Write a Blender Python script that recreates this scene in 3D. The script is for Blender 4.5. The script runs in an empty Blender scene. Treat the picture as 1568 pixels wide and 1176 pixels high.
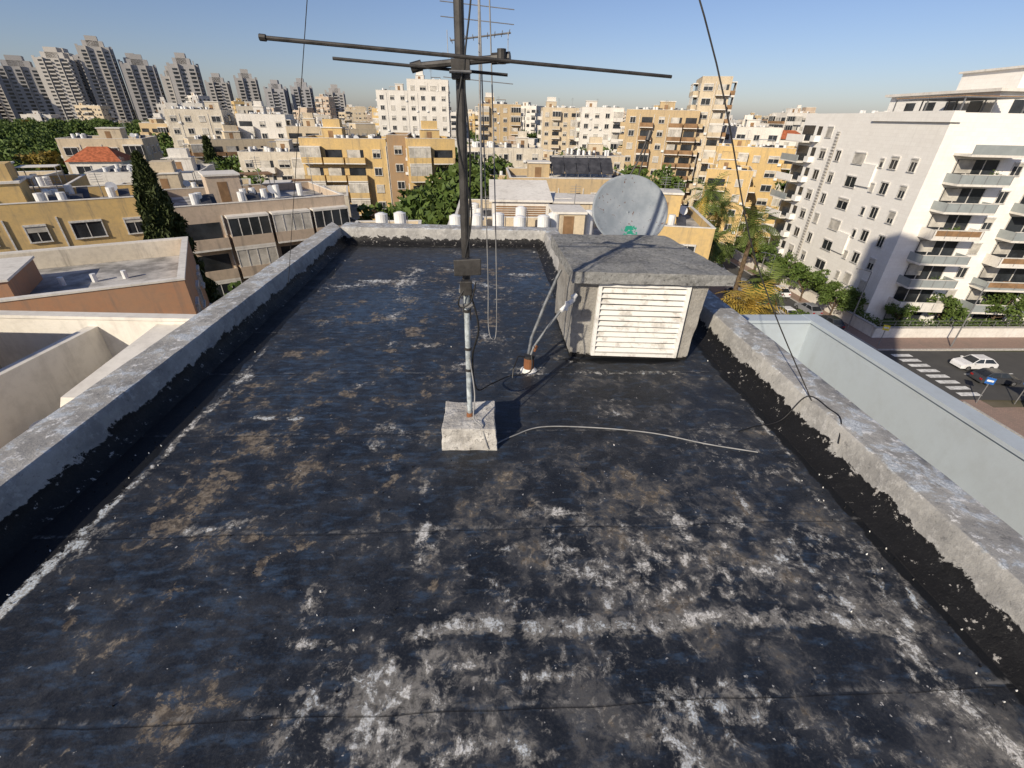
import bpy, math, random
import numpy as np
from mathutils import Matrix, Vector, noise
rnd=random.Random(7); nr=np.random.default_rng(5)
S=bpy.context.scene
COL=bpy.context.collection
GZ=-22.5
# ------------------------------------------------------------ camera
f=690.0; th=math.atan(410/f); yaw=-math.radians(3.42); roll=math.radians(1.3)
R=Matrix.Rotation(yaw,4,'Z')@Matrix.Rotation(math.pi/2-th,4,'X')@Matrix.Rotation(roll,4,'Z')
cd=bpy.data.cameras.new("camera"); cam=bpy.data.objects.new("camera",cd); COL.objects.link(cam)
cd.sensor_width=36; cd.lens=36*f/1568; cd.clip_start=0.05; cd.clip_end=9000
cam.matrix_world=Matrix.Translation((0,0,2.3))@R
S.camera=cam
# ------------------------------------------------------------ light
el=math.radians(27); sx,sy=-0.61,-0.79
sd=Vector((sx*math.cos(el),sy*math.cos(el),math.sin(el))).normalized()
sl=bpy.data.lights.new("sun",'SUN'); so=bpy.data.objects.new("sun",sl); COL.objects.link(so)
sl.energy=5.0; sl.angle=math.radians(0.5); sl.color=(1,0.885,0.71)
so.rotation_euler=sd.to_track_quat('Z','Y').to_euler(); so.location=(-20,-30,30)
w=bpy.data.worlds.new("World"); S.world=w; w.use_nodes=True
nt=w.node_tree; bg=nt.nodes["Background"]; sk=nt.nodes.new("ShaderNodeTexSky")
sk.sky_type='NISHITA'; sk.sun_disc=False; sk.sun_elevation=el; sk.sun_rotation=math.atan2(sx,sy)%(2*math.pi)
sk.air_density=1.0; sk.dust_density=0.9; sk.ozone_density=3.0; sk.altitude=200
mx=nt.nodes.new("ShaderNodeMix"); mx.data_type='RGBA'; mx.blend_type='MULTIPLY'; mx.inputs[0].default_value=1; mx.inputs[7].default_value=(0.95,0.90,1.03,1)
nt.links.new(sk.outputs[0],mx.inputs[6]); nt.links.new(mx.outputs[2],bg.inputs[0]); bg.inputs[1].default_value=0.1
S.view_settings.view_transform='Standard'; S.view_settings.look='None'; S.view_settings.exposure=0
# ------------------------------------------------------------ material helpers
class NB:
    def __init__(s,name,rough=0.85,spec=0.3,metal=0):
        s.m=bpy.data.materials.new(name); s.m.use_nodes=True; s.t=s.m.node_tree
        s.b=s.t.nodes["Principled BSDF"]; s.b.inputs['Roughness'].default_value=rough
        s.b.inputs['Specular IOR Level'].default_value=spec; s.b.inputs['Metallic'].default_value=metal
        s.tc=s.t.nodes.new("ShaderNodeTexCoord"); s.co=s.tc.outputs['Object']
    def L(s,a,b): s.t.links.new(a,b)
    def mapc(s,sc,src=None):
        n=s.t.nodes.new("ShaderNodeMapping"); n.inputs['Scale'].default_value=sc; s.L(src or s.co,n.inputs[0]); return n.outputs[0]
    def noise(s,scale,det=6,ro=0.6,co=None,dist=0):
        n=s.t.nodes.new("ShaderNodeTexNoise"); n.inputs['Scale'].default_value=scale; n.inputs['Detail'].default_value=det
        n.inputs['Roughness'].default_value=ro; n.inputs['Distortion'].default_value=dist; s.L(co or s.co,n.inputs['Vector']); return n.outputs[0]
    def math(s,op,a,b=None,c=None,clamp=False):
        n=s.t.nodes.new("ShaderNodeMath"); n.operation=op; n.use_clamp=clamp
        for i,v in enumerate((a,b,c)):
            if v is None: continue
            if isinstance(v,(int,float)): n.inputs[i].default_value=v
            else: s.L(v,n.inputs[i])
        return n.outputs[0]
    def wsum(s,const,*terms):
        acc=None
        for v,wt,off in terms:
            t=s.math('MULTIPLY',s.math('SUBTRACT',v,off),wt)
            acc=t if acc is None else s.math('ADD',acc,t)
        return s.math('ADD',acc,const)
    def sstep(s,v,lo,hi,a=0.0,b=1.0):
        n=s.t.nodes.new("ShaderNodeMapRange"); n.interpolation_type='SMOOTHSTEP'
        s.L(v,n.inputs[0])
        for i,x in enumerate((lo,hi,a,b)): n.inputs[i+1].default_value=x
        return n.outputs[0]
    def mix(s,fac,a,b,mode='MIX'):
        n=s.t.nodes.new("ShaderNodeMix"); n.data_type='RGBA'; n.blend_type=mode
        for sock,v in ((n.inputs[0],fac),(n.inputs[6],a),(n.inputs[7],b)):
            if isinstance(v,(int,float)): sock.default_value=v
            elif isinstance(v,tuple): sock.default_value=(v[0],v[1],v[2],1)
            else: s.L(v,sock)
        return n.outputs[2]
    def attr(s,name):
        n=s.t.nodes.new("ShaderNodeAttribute"); n.attribute_name=name; return n.outputs['Fac']
    def xyz(s):
        n=s.t.nodes.new("ShaderNodeSeparateXYZ"); s.L(s.co,n.inputs[0]); return n.outputs
    def objrand(s):
        n=s.t.nodes.new("ShaderNodeObjectInfo"); return n.outputs['Random']
    def ramp(s,v,stops,const=False):
        n=s.t.nodes.new("ShaderNodeValToRGB"); cr=n.color_ramp
        if const: cr.interpolation='CONSTANT'
        while len(cr.elements)<len(stops): cr.elements.new(0.5)
        for e,(p,c) in zip(cr.elements,stops): e.position=p; e.color=(c[0],c[1],c[2],1)
        s.L(v,n.inputs[0]); return n.outputs[0]
    def col(s,c):
        if isinstance(c,tuple): s.b.inputs['Base Color'].default_value=(c[0],c[1],c[2],1)
        else: s.L(c,s.b.inputs['Base Color'])
    def bump(s,h,st=0.3,d=0.01):
        n=s.t.nodes.new("ShaderNodeBump"); n.inputs['Strength'].default_value=st; n.inputs['Distance'].default_value=d
        s.L(h,n.inputs['Height']); s.L(n.outputs[0],s.b.inputs['Normal'])
def simple(name,c,rough=0.6,spec=0.4,metal=0,var=0.25,scale=6,bump=0):
    n=NB(name,rough,spec,metal); v=n.noise(scale,6,0.65)
    n.col(n.mix(n.sstep(v,0.35,0.65),tuple(x*(1-var) for x in c),tuple(min(1,x*(1+var*0.4)) for x in c)))
    if bump: n.bump(v,bump,0.01)
    return n.m
def wallmat(name,c,stain=0.5,tile=False,rand=None):
    n=NB(name,0.9,0.15); x=n.xyz()
    base=c
    if rand: base=n.ramp(n.objrand(),rand,True)
    big=n.noise(0.25,5,0.6); st=n.noise(1.0,6,0.7,n.mapc((1.3,1.3,0.12))); fine=n.noise(3.0,7,0.7)
    c1=n.mix(n.sstep(big,0.35,0.65,0,0.4*stain),base,(0.34,0.28,0.2),'MIX')
    c2=n.mix(n.sstep(st,0.50,0.72,0,0.8*stain),c1,(0.18,0.16,0.14))
    c3=n.mix(n.sstep(fine,0.4,0.7,0,0.25*min(1,stain*2)),c2,(0.2,0.18,0.15))
    if tile:
        b=n.t.nodes.new("ShaderNodeTexBrick")
        cmb=n.t.nodes.new("ShaderNodeCombineXYZ"); n.L(n.math('ADD',x[0],x[1]),cmb.inputs[0]); n.L(x[2],cmb.inputs[1]); n.L(cmb.outputs[0],b.inputs[0])
        b.inputs['Scale'].default_value=1; b.inputs['Brick Width'].default_value=0.9; b.inputs['Row Height'].default_value=0.45; b.inputs['Mortar Size'].default_value=0.008
        b.inputs['Color1'].default_value=(1,1,1,1); b.inputs['Color2'].default_value=(0.95,0.945,0.94,1); b.inputs['Mortar'].default_value=(0.85,0.84,0.82,1)
        c3=n.mix(1.0,c3,b.outputs[0],'MULTIPLY')
    n.col(c3); n.bump(fine,0.2,0.02); return n.m
M={}
M['glass']=simple("window_glass",(0.035,0.04,0.046),0.15,0.6,0,0.5,0.4)
M['frame']=simple("window_frame",(0.62,0.6,0.56),0.5)
M['shutter']=simple("shutter",(0.52,0.49,0.43),0.6,0.3,0,0.35,0.6)
M['roofg']=simple("roof_sheet_pale",(0.44,0.425,0.40),0.9,0.2,0,0.55,0.5)
M['tank']=simple("tank_white",(0.76,0.76,0.74),0.4,0.5,0,0.12,2)
M['solar']=simple("solar_panel",(0.06,0.06,0.065),0.3,0.5,0,.4,1.2)
M['accent']=simple("balcony_accent",(0.28,0.17,0.09),0.85,0.2,0,0.3,0.7)
M['metal']=simple("grey_metal",(0.3,0.3,0.3),0.45,0.5,0.5)
M['white']=simple("white_render",(0.72,0.70,0.65),0.85,0.2,0,0.15,0.8)
M['tile']=simple("red_roof_tiles",(0.42,0.13,0.06),0.85,0.2,0,0.4,2)
WC={'cream':(0.62,0.52,0.37),'yellow':(0.64,0.45,0.19),'tan':(0.52,0.39,0.22),'white':(0.74,0.71,0.65),'pink':(0.54,0.43,0.33),'grey':(0.36,0.34,0.31),
 'brown':(0.34,0.22,0.12),'terra':(0.44,0.23,0.13),'pale':(0.68,0.62,0.51)}
for k,c in WC.items(): M[k]=wallmat("wall_"+k,c,0.8 if k not in('white',) else 0.4)
M['stone']=wallmat("white_stone_cladding",(0.87,0.845,0.79),0.10,True)
M['city']=wallmat("wall_city",(0.5,0.4,0.3),0.6,False,[(0,WC['cream']),(0.16,WC['white']),(0.38,WC['pale']),(0.54,WC['yellow']),(0.62,WC['tan']),(0.72,(0.70,0.67,0.62)),(0.90,WC['pink'])])
M['tower']=wallmat("wall_tower",(0.4,0.38,0.37),0.2,False,[(0,(0.40,0.39,0.38)),(0.5,(0.35,0.35,0.36)),(0.75,(0.48,0.46,0.43))])
# ------------------------------------------------------------ mesh builder
class MB:
    def __init__(s): s.v=[];s.f=[];s.mi=[];s.ms=[]
    def m(s,k):
        if k not in s.ms: s.ms.append(k)
        return s.ms.index(k)
    def box(s,x0,x1,y0,y1,z0,z1,k):
        b=len(s.v); s.v+=[(x0,y0,z0),(x1,y0,z0),(x1,y1,z0),(x0,y1,z0),(x0,y0,z1),(x1,y0,z1),(x1,y1,z1),(x0,y1,z1)]
        s.f+=[(b,b+3,b+2,b+1),(b+4,b+5,b+6,b+7),(b,b+1,b+5,b+4),(b+1,b+2,b+6,b+5),(b+2,b+3,b+7,b+6),(b+3,b,b+4,b+7)]; s.mi+=[s.m(k)]*6
    def poly(s,pts,k):
        b=len(s.v); s.v+=[tuple(p) for p in pts]; s.f.append(tuple(range(b,b+len(pts)))); s.mi.append(s.m(k))
    def hexa(s,p,k):
        b=len(s.v); s.v+=[tuple(q) for q in p]
        s.f+=[(b,b+3,b+2,b+1),(b+4,b+5,b+6,b+7),(b,b+1,b+5,b+4),(b+1,b+2,b+6,b+5),(b+2,b+3,b+7,b+6),(b+3,b,b+4,b+7)]; s.mi+=[s.m(k)]*6
    def tube(s,p0,p1,r0,r1,k,n=10,cap=True):
        p0=Vector(p0);p1=Vector(p1); d=(p1-p0).normalized(); a=d.orthogonal().normalized(); c=d.cross(a); b=len(s.v)
        for i in range(n):
            t=2*math.pi*i/n; o=a*math.cos(t)+c*math.sin(t); s.v.append(tuple(p0+o*r0))
        for i in range(n):
            t=2*math.pi*i/n; o=a*math.cos(t)+c*math.sin(t); s.v.append(tuple(p1+o*r1))
        for i in range(n): j=(i+1)%n; s.f.append((b+i,b+j,b+n+j,b+n+i)); s.mi.append(s.m(k))
        if cap: s.f.append(tuple(b+i for i in range(n-1,-1,-1))); s.f.append(tuple(b+n+i for i in range(n))); s.mi+=[s.m(k)]*2
    def path(s,pts,r,k,n=8):
        for a,b in zip(pts[:-1],pts[1:]): s.tube(a,b,r,r,k,n)
    def mesh(s,name):
        me=bpy.data.meshes.new(name); me.from_pydata(s.v,[],s.f)
        for k in s.ms: me.materials.append(M[k])
        me.polygons.foreach_set("material_index",s.mi); me.update(); return me
    def obj(s,name,loc=(0,0,0),rz=0,parent=None):
        o=bpy.data.objects.new(name,s.mesh(name)); COL.objects.link(o); o.location=loc; o.rotation_euler=(0,0,rz)
        if parent: o.parent=parent
        return o
def empty(name,loc=(0,0,0),rz=0):
    e=bpy.data.objects.new(name,None); COL.objects.link(e); e.location=loc; e.rotation_euler=(0,0,rz); return e
def smooth(o):
    o.data.polygons.foreach_set("use_smooth",[True]*len(o.data.polygons)); return o
def bevel(o,wd,seg=2):
    m=o.modifiers.new("b",'BEVEL'); m.width=wd; m.segments=seg; m.limit_method='ANGLE'; return o
# ------------------------------------------------------------ buildings
def fb(b,side,W,Dp,u0,u1,o0,o1,z0,z1,k):
    if side==0: b.box(u0,u1,-o1,-o0,z0,z1,k)
    elif side==1: b.box(W+o0,W+o1,u0,u1,z0,z1,k)
    elif side==2: b.box(W-u1,W-u0,Dp+o0,Dp+o1,z0,z1,k)
    else: b.box(-o1,-o0,Dp-u1,Dp-u0,z0,z1,k)
def window(b,s,W,Dp,u,z,w_,h,r,det=True):
    B=lambda *a: fb(b,s,W,Dp,*a)
    B(u-w_/2,u+w_/2,0,0.03,z,z+h,'glass')
    if det:
        B(u-w_/2-0.09,u-w_/2,0,0.11,z,z+h,'frame'); B(u+w_/2,u+w_/2+0.09,0,0.11,z,z+h,'frame')
        B(u-w_/2-0.12,u+w_/2+0.12,0,0.17,z-0.09,z,'frame'); B(u-w_/2-0.1,u+w_/2+0.1,0,0.16,z+h,z+h+0.16,'frame')
        if w_>1: B(u-0.03,u+0.03,0.03,0.06,z,z+h,'frame')
    q=r.random()
    if q<0.6:
        fr=r.choice([0.25,0.4,0.6,1.0,0.98]); B(u-w_/2+.005,u+w_/2-.005,0.03,0.085,z+h*(1-fr)+.01,z+h-.004,'shutter')
def balcony(b,s,W,Dp,u,z,w_,r,acc,closed):
    B=lambda *a: fb(b,s,W,Dp,*a); dp=1.25
    B(u-w_/2,u+w_/2,0,dp,z-0.18,z,'white' if acc!='white' else acc)
    B(u-w_/2,u+w_/2,dp-0.12,dp,z,z+0.95,acc)
    B(u-w_/2,u-w_/2+0.12,0,dp-0.12,z,z+0.95,acc); B(u+w_/2-0.12,u+w_/2,0,dp-0.12,z,z+0.95,acc)
    B(u-w_/2+0.3,u+w_/2-0.3,0,0.03,z+0.05,z+2.2,'glass')
    if closed<0.35:
        n=max(2,int(w_/0.9)); 
        B(u-w_/2+0.02,u+w_/2-0.02,dp-0.09,dp-0.04,z+0.95,z+2.6,'shutter' if closed<0.2 else 'glass')
        for i in range(n+1):
            x=u-w_/2+0.05+(w_-0.1)*i/n; B(x-0.04,x+0.04,dp-0.11,dp-0.01,z+0.95,z+2.6,'frame')
        B(u-w_/2,u+w_/2,0,dp+0.01,z+2.6,z+2.8,'white')
    elif closed<0.6:
        B(u-w_/2+0.35,u+w_/2-0.9,0.03,0.09,z+0.7,z+2.2,'shutter')
def facade(b,s,W,Dp,H,fh,r,wall,style,det=True):
    Ln=W if s in(0,2) else Dp
    nb=max(1,int(Ln/3.4)); bw=Ln/nb; nf=int((H-0.3)/fh); off=H-nf*fh
    types=[r.choice(style) for _ in range(nb)]
    acc=r.choice([wall,wall,'white','accent',wall])
    for i,t in enumerate(types):
        u=(i+0.5)*bw
        for fl in range(nf):
            z=off+fl*fh
            if t=='w': window(b,s,W,Dp,u,z+0.9,1.3,1.25,r,det)
            elif t=='W': window(b,s,W,Dp,u,z+0.9,2.1,1.3,r,det)
            elif t=='s':
                window(b,s,W,Dp,u-0.7,z+1.4,0.6,0.6,r,det); window(b,s,W,Dp,u+0.7,z+0.9,1.0,1.2,r,det)
            elif t=='b': balcony(b,s,W,Dp,u,z,min(bw-0.3,4),r,acc,r.random())
            if det and t!='b' and r.random()<0.25:
                fb(b,s,W,Dp,u+1.05,u+1.75,0.05,0.38,z+0.35,z+0.85,'tank')
        if det and r.random()<0.5: 
            fb(b,s,W,Dp,u+bw/2-0.16,u+bw/2-0.05,0,0.1,0.1,H-0.2,'frame')
def solar_unit(b,x,y,z,r,rz=None):
    b.tube((x,y,z+0.15),(x,y,z+1.45),0.33,0.33,'tank',10)
    if r.random()<0.75:
        b.hexa([(x+0.5,y-0.7,z+0.25),(x+1.4,y-0.7,z+0.25),(x+1.4,y+0.8,z+1.1),(x+0.5,y+0.8,z+1.1),(x+0.5,y-0.74,z+0.32),(x+1.4,y-0.74,z+0.32),(x+1.4,y+0.76,z+1.17),(x+0.5,y+0.76,z+1.17)],'solar')
        b.box(x+0.55,x+0.6,y+0.7,y+0.75,z,z+1.08,'metal'); b.box(x+1.3,x+1.35,y+0.7,y+0.75,z,z+1.08,'metal')
def roofstuff(b,W,Dp,H,r,wall,n):
    t=0.22
    ph=r.choice([0.5,0.8,1.0])
    b.box(0.0,W,0.0,t,H,H+ph,wall); b.box(0,W,Dp-t,Dp,H,H+ph,wall); b.box(0,t,t,Dp-t,H,H+ph,wall); b.box(W-t,W,t,Dp-t,H,H+ph,wall)
    b.box(-0.04,W+0.04,-0.04,t+0.03,H+ph,H+ph+0.07,'white'); b.box(-0.04,W+0.04,Dp-t-0.03,Dp+0.04,H+ph,H+ph+0.07,'white')
    b.box(-0.04,t+0.03,t+0.03,Dp-t-0.03,H+ph,H+ph+0.07,'white'); b.box(W-t-0.03,W+0.04,t+0.03,Dp-t-0.03,H+ph,H+ph+0.07,'white')
    b.poly([(t,t,H+0.01),(W-t,t,H+0.01),(W-t,Dp-t,H+0.01),(t,Dp-t,H+0.01)],'roofg')
    if W>7 and Dp>7:
        x=r.uniform(1.2,W-5.2); y=r.uniform(2,Dp-5.5); w_=r.uniform(2.6,4); d_=r.uniform(2.8,4.4); h=r.uniform(2.2,2.9)
        b.box(x,x+w_,y,y+d_,H+.015,H+h,wall); b.box(x-0.15,x+w_+0.15,y-0.15,y+d_+0.15,H+h,H+h+0.18,'white')
        b.box(x+w_*0.3,x+w_*0.3+0.9,y-0.03,y,H+0.1,H+2.05,'accent')
        if r.random()<0.5: b.box(x+0.3,x+w_-0.3,y+0.4,y+d_-0.8,H+h+0.18,H+h+1.5,r.choice([wall,'white']))
        for i in range(n):
            px=r.uniform(1,W-2.4); py=r.uniform(1.2,Dp-1.8)
            if x-1.8<px<x+w_+0.7 and y-1.4<py<y+d_+1: continue
            solar_unit(b,px,py,H,r)
        if r.random()<.5:
            px=r.uniform(.6,W-4.5); b.box(px,px+3.6,Dp-3.4,Dp-.6,H+2.2,H+2.28,r.choice(['white','metal','accent']))
            for q in((px,Dp-3.4),(px+3.5,Dp-3.4),(px,Dp-.7),(px+3.5,Dp-.7)): b.box(q[0],q[0]+.08,q[1],q[1]+.08,H+.02,H+2.2,'metal')
        for i in range(r.randint(1,3)):
            px=r.uniform(1,W-1);py=r.uniform(1,Dp-1);hh=r.uniform(2,4.5); b.tube((px,py,H),(px,py,H+hh),0.04,0.03,'metal',5)
            for q in range(4): b.box(px-0.5,px+0.5,py-0.02,py+0.02,H+hh-0.2-q*0.22,H+hh-0.17-q*0.22,'metal')
            if r.random()<.6:
                c=Vector((px+.9,py,H+1.0)); nn=Vector((.3,-.8,.5)).normalized(); b.tube(c,c+nn*.12,.12,.5,'tank',12); b.tube((px+.9,py,H),c,.04,.04,'metal',5)
def bld(name,x0,y0,ang,W,Dp,ztop,wall,style='wWbs',fh=3.0,seed=None,sides=(0,1,3),det=True,nroof=13,base=GZ):
    r=random.Random(seed if seed is not None else int(x0*13+y0*7)); b=MB(); H=ztop-base
    b.box(0,W,0,Dp,0,H,wall)
    for s in sides: facade(b,s,W,Dp,H,fh,r,wall,style,det)
    roofstuff(b,W,Dp,H,r,wall,nroof)
    return b.obj(name,(x0,y0,base),math.radians(ang))
def house(x,y,ang,W,Dp,ze,wall='white'):
    b=MB(); H=ze-GZ; b.box(0,W,0,Dp,0,H,wall); facade(b,0,W,Dp,H,3,random.Random(int(x)),wall,'wW')
    e=.5; rx=W*.3; pts=[(-e,-e,H),(W+e,-e,H),(W+e,Dp+e,H),(-e,Dp+e,H)]; a=(rx,Dp/2,H+2.3); c=(W-rx,Dp/2,H+2.3)
    b.poly([pts[0],pts[1],c,a],'tile'); b.poly([pts[1],pts[2],c],'tile'); b.poly([pts[2],pts[3],a,c],'tile'); b.poly([pts[3],pts[0],a],'tile'); b.poly([(p[0],p[1],H-.01) for p in pts[::-1]],'white')
    b.obj("red_roofed_house",(x,y,GZ),math.radians(ang))
# --- middle left
bld("yellow_apartment_building",-35,97,5,15.8,12,-2.9,'yellow','bwWb',3.1,11)
bld("brown_apartment_building",-19.1,98.4,5,4,14,-2.2,'brown','bw',3.1,12)
bld("yellow_apartment_building",-14.9,95.5,12,9,13,-2.6,'yellow','wbb',3.1,13)
bld("beige_apartment_building",-29.0,45,34,16,13,-6.3,'pink','bwb',3.0,14,(0,1,3))
bld("beige_apartment_building",-50,66,24,17,11,-8.2,'cream','wWs',3.0,15)
bld("yellow_apartment_building",-46,37.5,33,17,10,-5.8,'yellow','wsWw',3.0,16)
bld("yellow_apartment_building",-60,48,28,16,12,-6.2,'yellow','wWs',3.0,17)
bld("cream_apartment_building",-80,64,20,18,13,-7.6,'cream','wbs',3.0,18)
bld("cream_apartment_building",-64,82,18,16,13,-7.8,'white','wbW',3.0,19)
bld("cream_apartment_building",-84,104,20,14,13,-4.0,'cream','wbW',3.0,20)
bld("cream_apartment_building",-52,108,8,14,12,-6.0,'pale','wbW',3.0,21)
bld("cream_apartment_building",-88,148,15,14,14,1.4,'pale','wbW',3.0,22)
bld("white_apartment_building",-71,152,10,13,14,0.4,'white','wbb',3.0,23)
bld("cream_apartment_building",-54,142,8,13,14,-2,'cream','wbb',3.0,24)
bld("cream_apartment_building",-36,72,15,15,12,-9.8,'pale','wWb',3.0,26)
bld("cream_apartment_building",-13,80,8,7,9,-12.5,'white','wWb',3.0,27)
house(-77,96,15,8,7,-6.5); house(-42,84,10,8,7,-13); house(72,116,-20,10,8,-6); house(-34,122,4,10,8,-8); house(84,150,-20,11,8,-2)
bld("white_apartment_building",-40,196,3,26,16,9.0,'white','wWw',3.2,28,nroof=3)
bld("white_apartment_building",-29,198.5,3,15,12,12.2,'white','wW',3.2,29,nroof=3)
bld("tan_apartment_building",-3,199,2,16,14,5.6,'tan','wb',3.1,30)
bld("cream_apartment_building",21,197,-3,14,14,4.6,'cream','wbW',3.1,31)
bld("white_apartment_building",32,176,-6,14,14,4.6,'white','wbW',3.1,32)
bld("tan_apartment_building",36,134,-16,18,14,3.6,'tan','bbw',3.0,33)
bld("tan_apartment_building",53,131,-16,7,14,10.8,'cream','bW',3.0,34)
bld("yellow_apartment_building",54,117,-24,18,13,-3.7,'yellow','wbW',3.0,35)
bld("yellow_apartment_building",47,104,-24,9,12,-7.5,'yellow','wbW',3.0,36)
bld("white_apartment_building",64,140,-20,16,14,0,'white','wbW',3.0,37)
bld("cream_apartment_building",19,120,-5,14,14,-6,'cream','wbs',3.0,39)
bld("cream_apartment_building",-6,125,3,20,14,-5,'pale','wbs',3.0,40)
# --- centre, just past the roof edge
bld("cream_apartment_building",-3.5,47,0,18,15,-8.0,'cream','wWbs',3.0,41,nroof=6)
bld("yellow_apartment_building",12.5,43.5,-12,8.5,12,-7.0,'yellow','wWs',3.0,42,nroof=3)
bld("cream_apartment_building",3,66,0,17,13,-5.8,'tan','wWb',3.0,43,nroof=4)
b=MB() # rooftop house on the central building
b.box(0,6,0,6,0,2.6,'white')
b.hexa([(-0.3,-0.3,2.6),(6.3,-0.3,2.6),(6.3,6.3,2.6),(-0.3,6.3,2.6),(-0.3,-0.3,2.8),(6.3,-0.3,2.8),(6.3,6.3,4.0),(-0.3,6.3,4.0)],'white')
for i in range(9): b.box(0.4,5.6,-0.06,0,0.3+i*0.22,0.42+i*0.22,'accent')
for u in(6.5,8.3,10.5): window(b,0,0,0,u+0.6,0.8,1.1,1.1,rnd)
b.box(6.5,12,0.01,5,0,2.5,'cream'); b.box(6.3,12.3,-0.2,5.2,2.5,2.7,'white')
b.box(12.4,16.4,-1,3,2.3,2.38,'accent'); b.box(12.4,12.5,-1,-.9,0,2.3,'metal'); b.box(16.3,16.4,-1,-.9,0,2.3,'metal')
b.obj("rooftop_house",(0.5,50,-7.95))
b=MB()
for i in range(5):
    for j in range(2):
        x=i*1.7;y=j*2.6
        b.hexa([(x,y,0.5),(x+1.6,y,0.5),(x+1.6,y+2.4,2.3),(x,y+2.4,2.3),(x,y-.05,.58),(x+1.6,y-.05,.58),(x+1.6,y+2.35,2.38),(x,y+2.35,2.38)],'solar')
        b.box(x+0.1,x+0.16,y+2.2,y+2.26,0,2.1,'metal'); b.box(x+0.1,x+0.16,y+0.1,y+0.16,0,0.5,'metal')
        b.box(x,x+1.6,y+2.36,y+2.4,2.3,2.45,'frame')
b.box(-.3,8.6,-.3,5.3,-.9,0,'white')
b.obj("solar_panel_array",(9,67.5,-4.85))
def tanks(name,pts,z,h=1.6,r=0.55):
    for (x,y) in pts:
        b=MB(); b.tube((0,0,0.25),(0,0,h),r,r,'tank',16); b.tube((0,0,h),(0,0,h+0.12),r*0.95,r*0.4,'tank',16)
        for a in range(4): b.box(math.cos(a*1.57+.8)*r*.8-.03,math.cos(a*1.57+.8)*r*.8+.03,math.sin(a*1.57+.8)*r*.8-.03,math.sin(a*1.57+.8)*r*.8+.03,0,0.26,'metal')
        b.tube((r+.1,0,0),(r+.1,0,h*.9),0.03,0.03,'metal',6)
        b.obj(name,(x,y,z))
bld("cream_apartment_building",-3.5,37,0,15,8.6,-6.9,'cream','wWbs',3.0,45,nroof=1)
bld("cream_apartment_building",-11.5,37,6,6,8,-7.0,'cream','wWbs',3.0,46,nroof=0)
tanks("water_tank",[(-8.6,38.8),(-7.2,39.3),(-2.6,38.4),(-0.9,38.8),(0.9,39.4),(2.6,38.2),(4.6,38.6),(5.6,39.8),(8.8,41),(3,42.5)],-6.9,2.2,0.5)
tanks("water_tank",[(-1.5,55),(12.8,52),(13.3,58),(6,58)],-8.0,1.6)
# ---- terracotta building and neighbour to the left
b=MB(); W,Dp,H=13,11,15.6
b.box(0,W,0,Dp,0,H,'terra'); t=0.3
b.poly([(t,t,H+.012),(W-t,t,H+.012),(W-t,Dp-t,H+.012),(t,Dp-t,H+.012)],'roofg')
for a in((0,W,0,t),(0,W,Dp-t,Dp),(0,t,t,Dp-t),(W-t,W,t,Dp-t)): b.box(*a,H,H+1.1,'terra'); 
for a in((-.05,W+.05,-.05,t+.02),(-.05,W+.05,Dp-t-.02,Dp+.05),(-.05,t+.02,t+.02,Dp-t-.02),(W-t-.02,W+.05,t+.02,Dp-t-.02)): b.box(*a,H+1.1,H+1.2,'white')
b.box(t,W-t,Dp-t-.03,Dp-t,H+.02,H+1.1,'pale'); b.box(t,t+.03,t,Dp-t-.03,H+.02,H+1.1,'pale')
b.box(1.2,5.2,3,8,H+.02,H+1.3,'terra'); b.box(1.1,5.3,2.9,8.1,H+1.3,H+1.42,'white')
for x in(6.5,8,9.5): b.tube((x,6,H),(x,6,H+.5),.15,.15,'tank',8)
for s in(0,1): facade(b,s,W,Dp,H,3,random.Random(3),'terra','ws')
b.obj("terracotta_building",(-28.2,19.0,GZ),math.radians(28))
b=MB() # neighbour immediately left
H=GZ*-1-4.4
b.box(0,11,0,16,0,H,'cream'); b.poly([(0,0,H+.01),(11,0,H+.01),(11,16,H+.01),(0,16,H+.01)],'cream')
b.box(0,11,15.8,16,H,H+2.1,'white'); b.box(10.8,11,9,15.8,H,H+2.1,'white'); b.box(-.05,11.05,15.75,16.05,H+2.1,H+2.18,'white'); b.box(10.75,11.05,9,15.75,H+2.1,H+2.18,'white')
b.box(5.2,5.45,11.5,15.8,H,H+1.9,'white'); b.box(10.78,11,0,9,H,H+0.7,'cream')
b.hexa([(6.6,12.2,H),(8.8,12.2,H),(8.8,15.8,H),(6.6,15.8,H),(7.0,12.8,H+1.7),(8.8,12.8,H+1.7),(8.8,15.8,H+2.0),(7.0,15.8,H+2.0)],'white')
b.box(0.3,4.4,9.6,14.2,H,H+2.4,'cream'); b.box(0.1,4.6,9.4,14.4,H+2.4,H+2.55,'white')
b.box(8.9,10.7,10.2,15.7,H+1.2,H+1.28,'terra'); b.tube((4.9,11.2,H),(4.9,11.2,H+2.6),.04,.04,'metal',8); b.tube((4.9,11.2,H+2.2),(6.3,10.6,H+.3),.03,.03,'metal',8)
b.tube((6.1,13,H),(6.1,13,H+.9),.25,.25,'tank',12)
facade(b,1,11,16,H,3,random.Random(4),'cream','ws')
b.obj("neighbour_building",(-16.2,-4.4,GZ),math.radians(-3))
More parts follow.
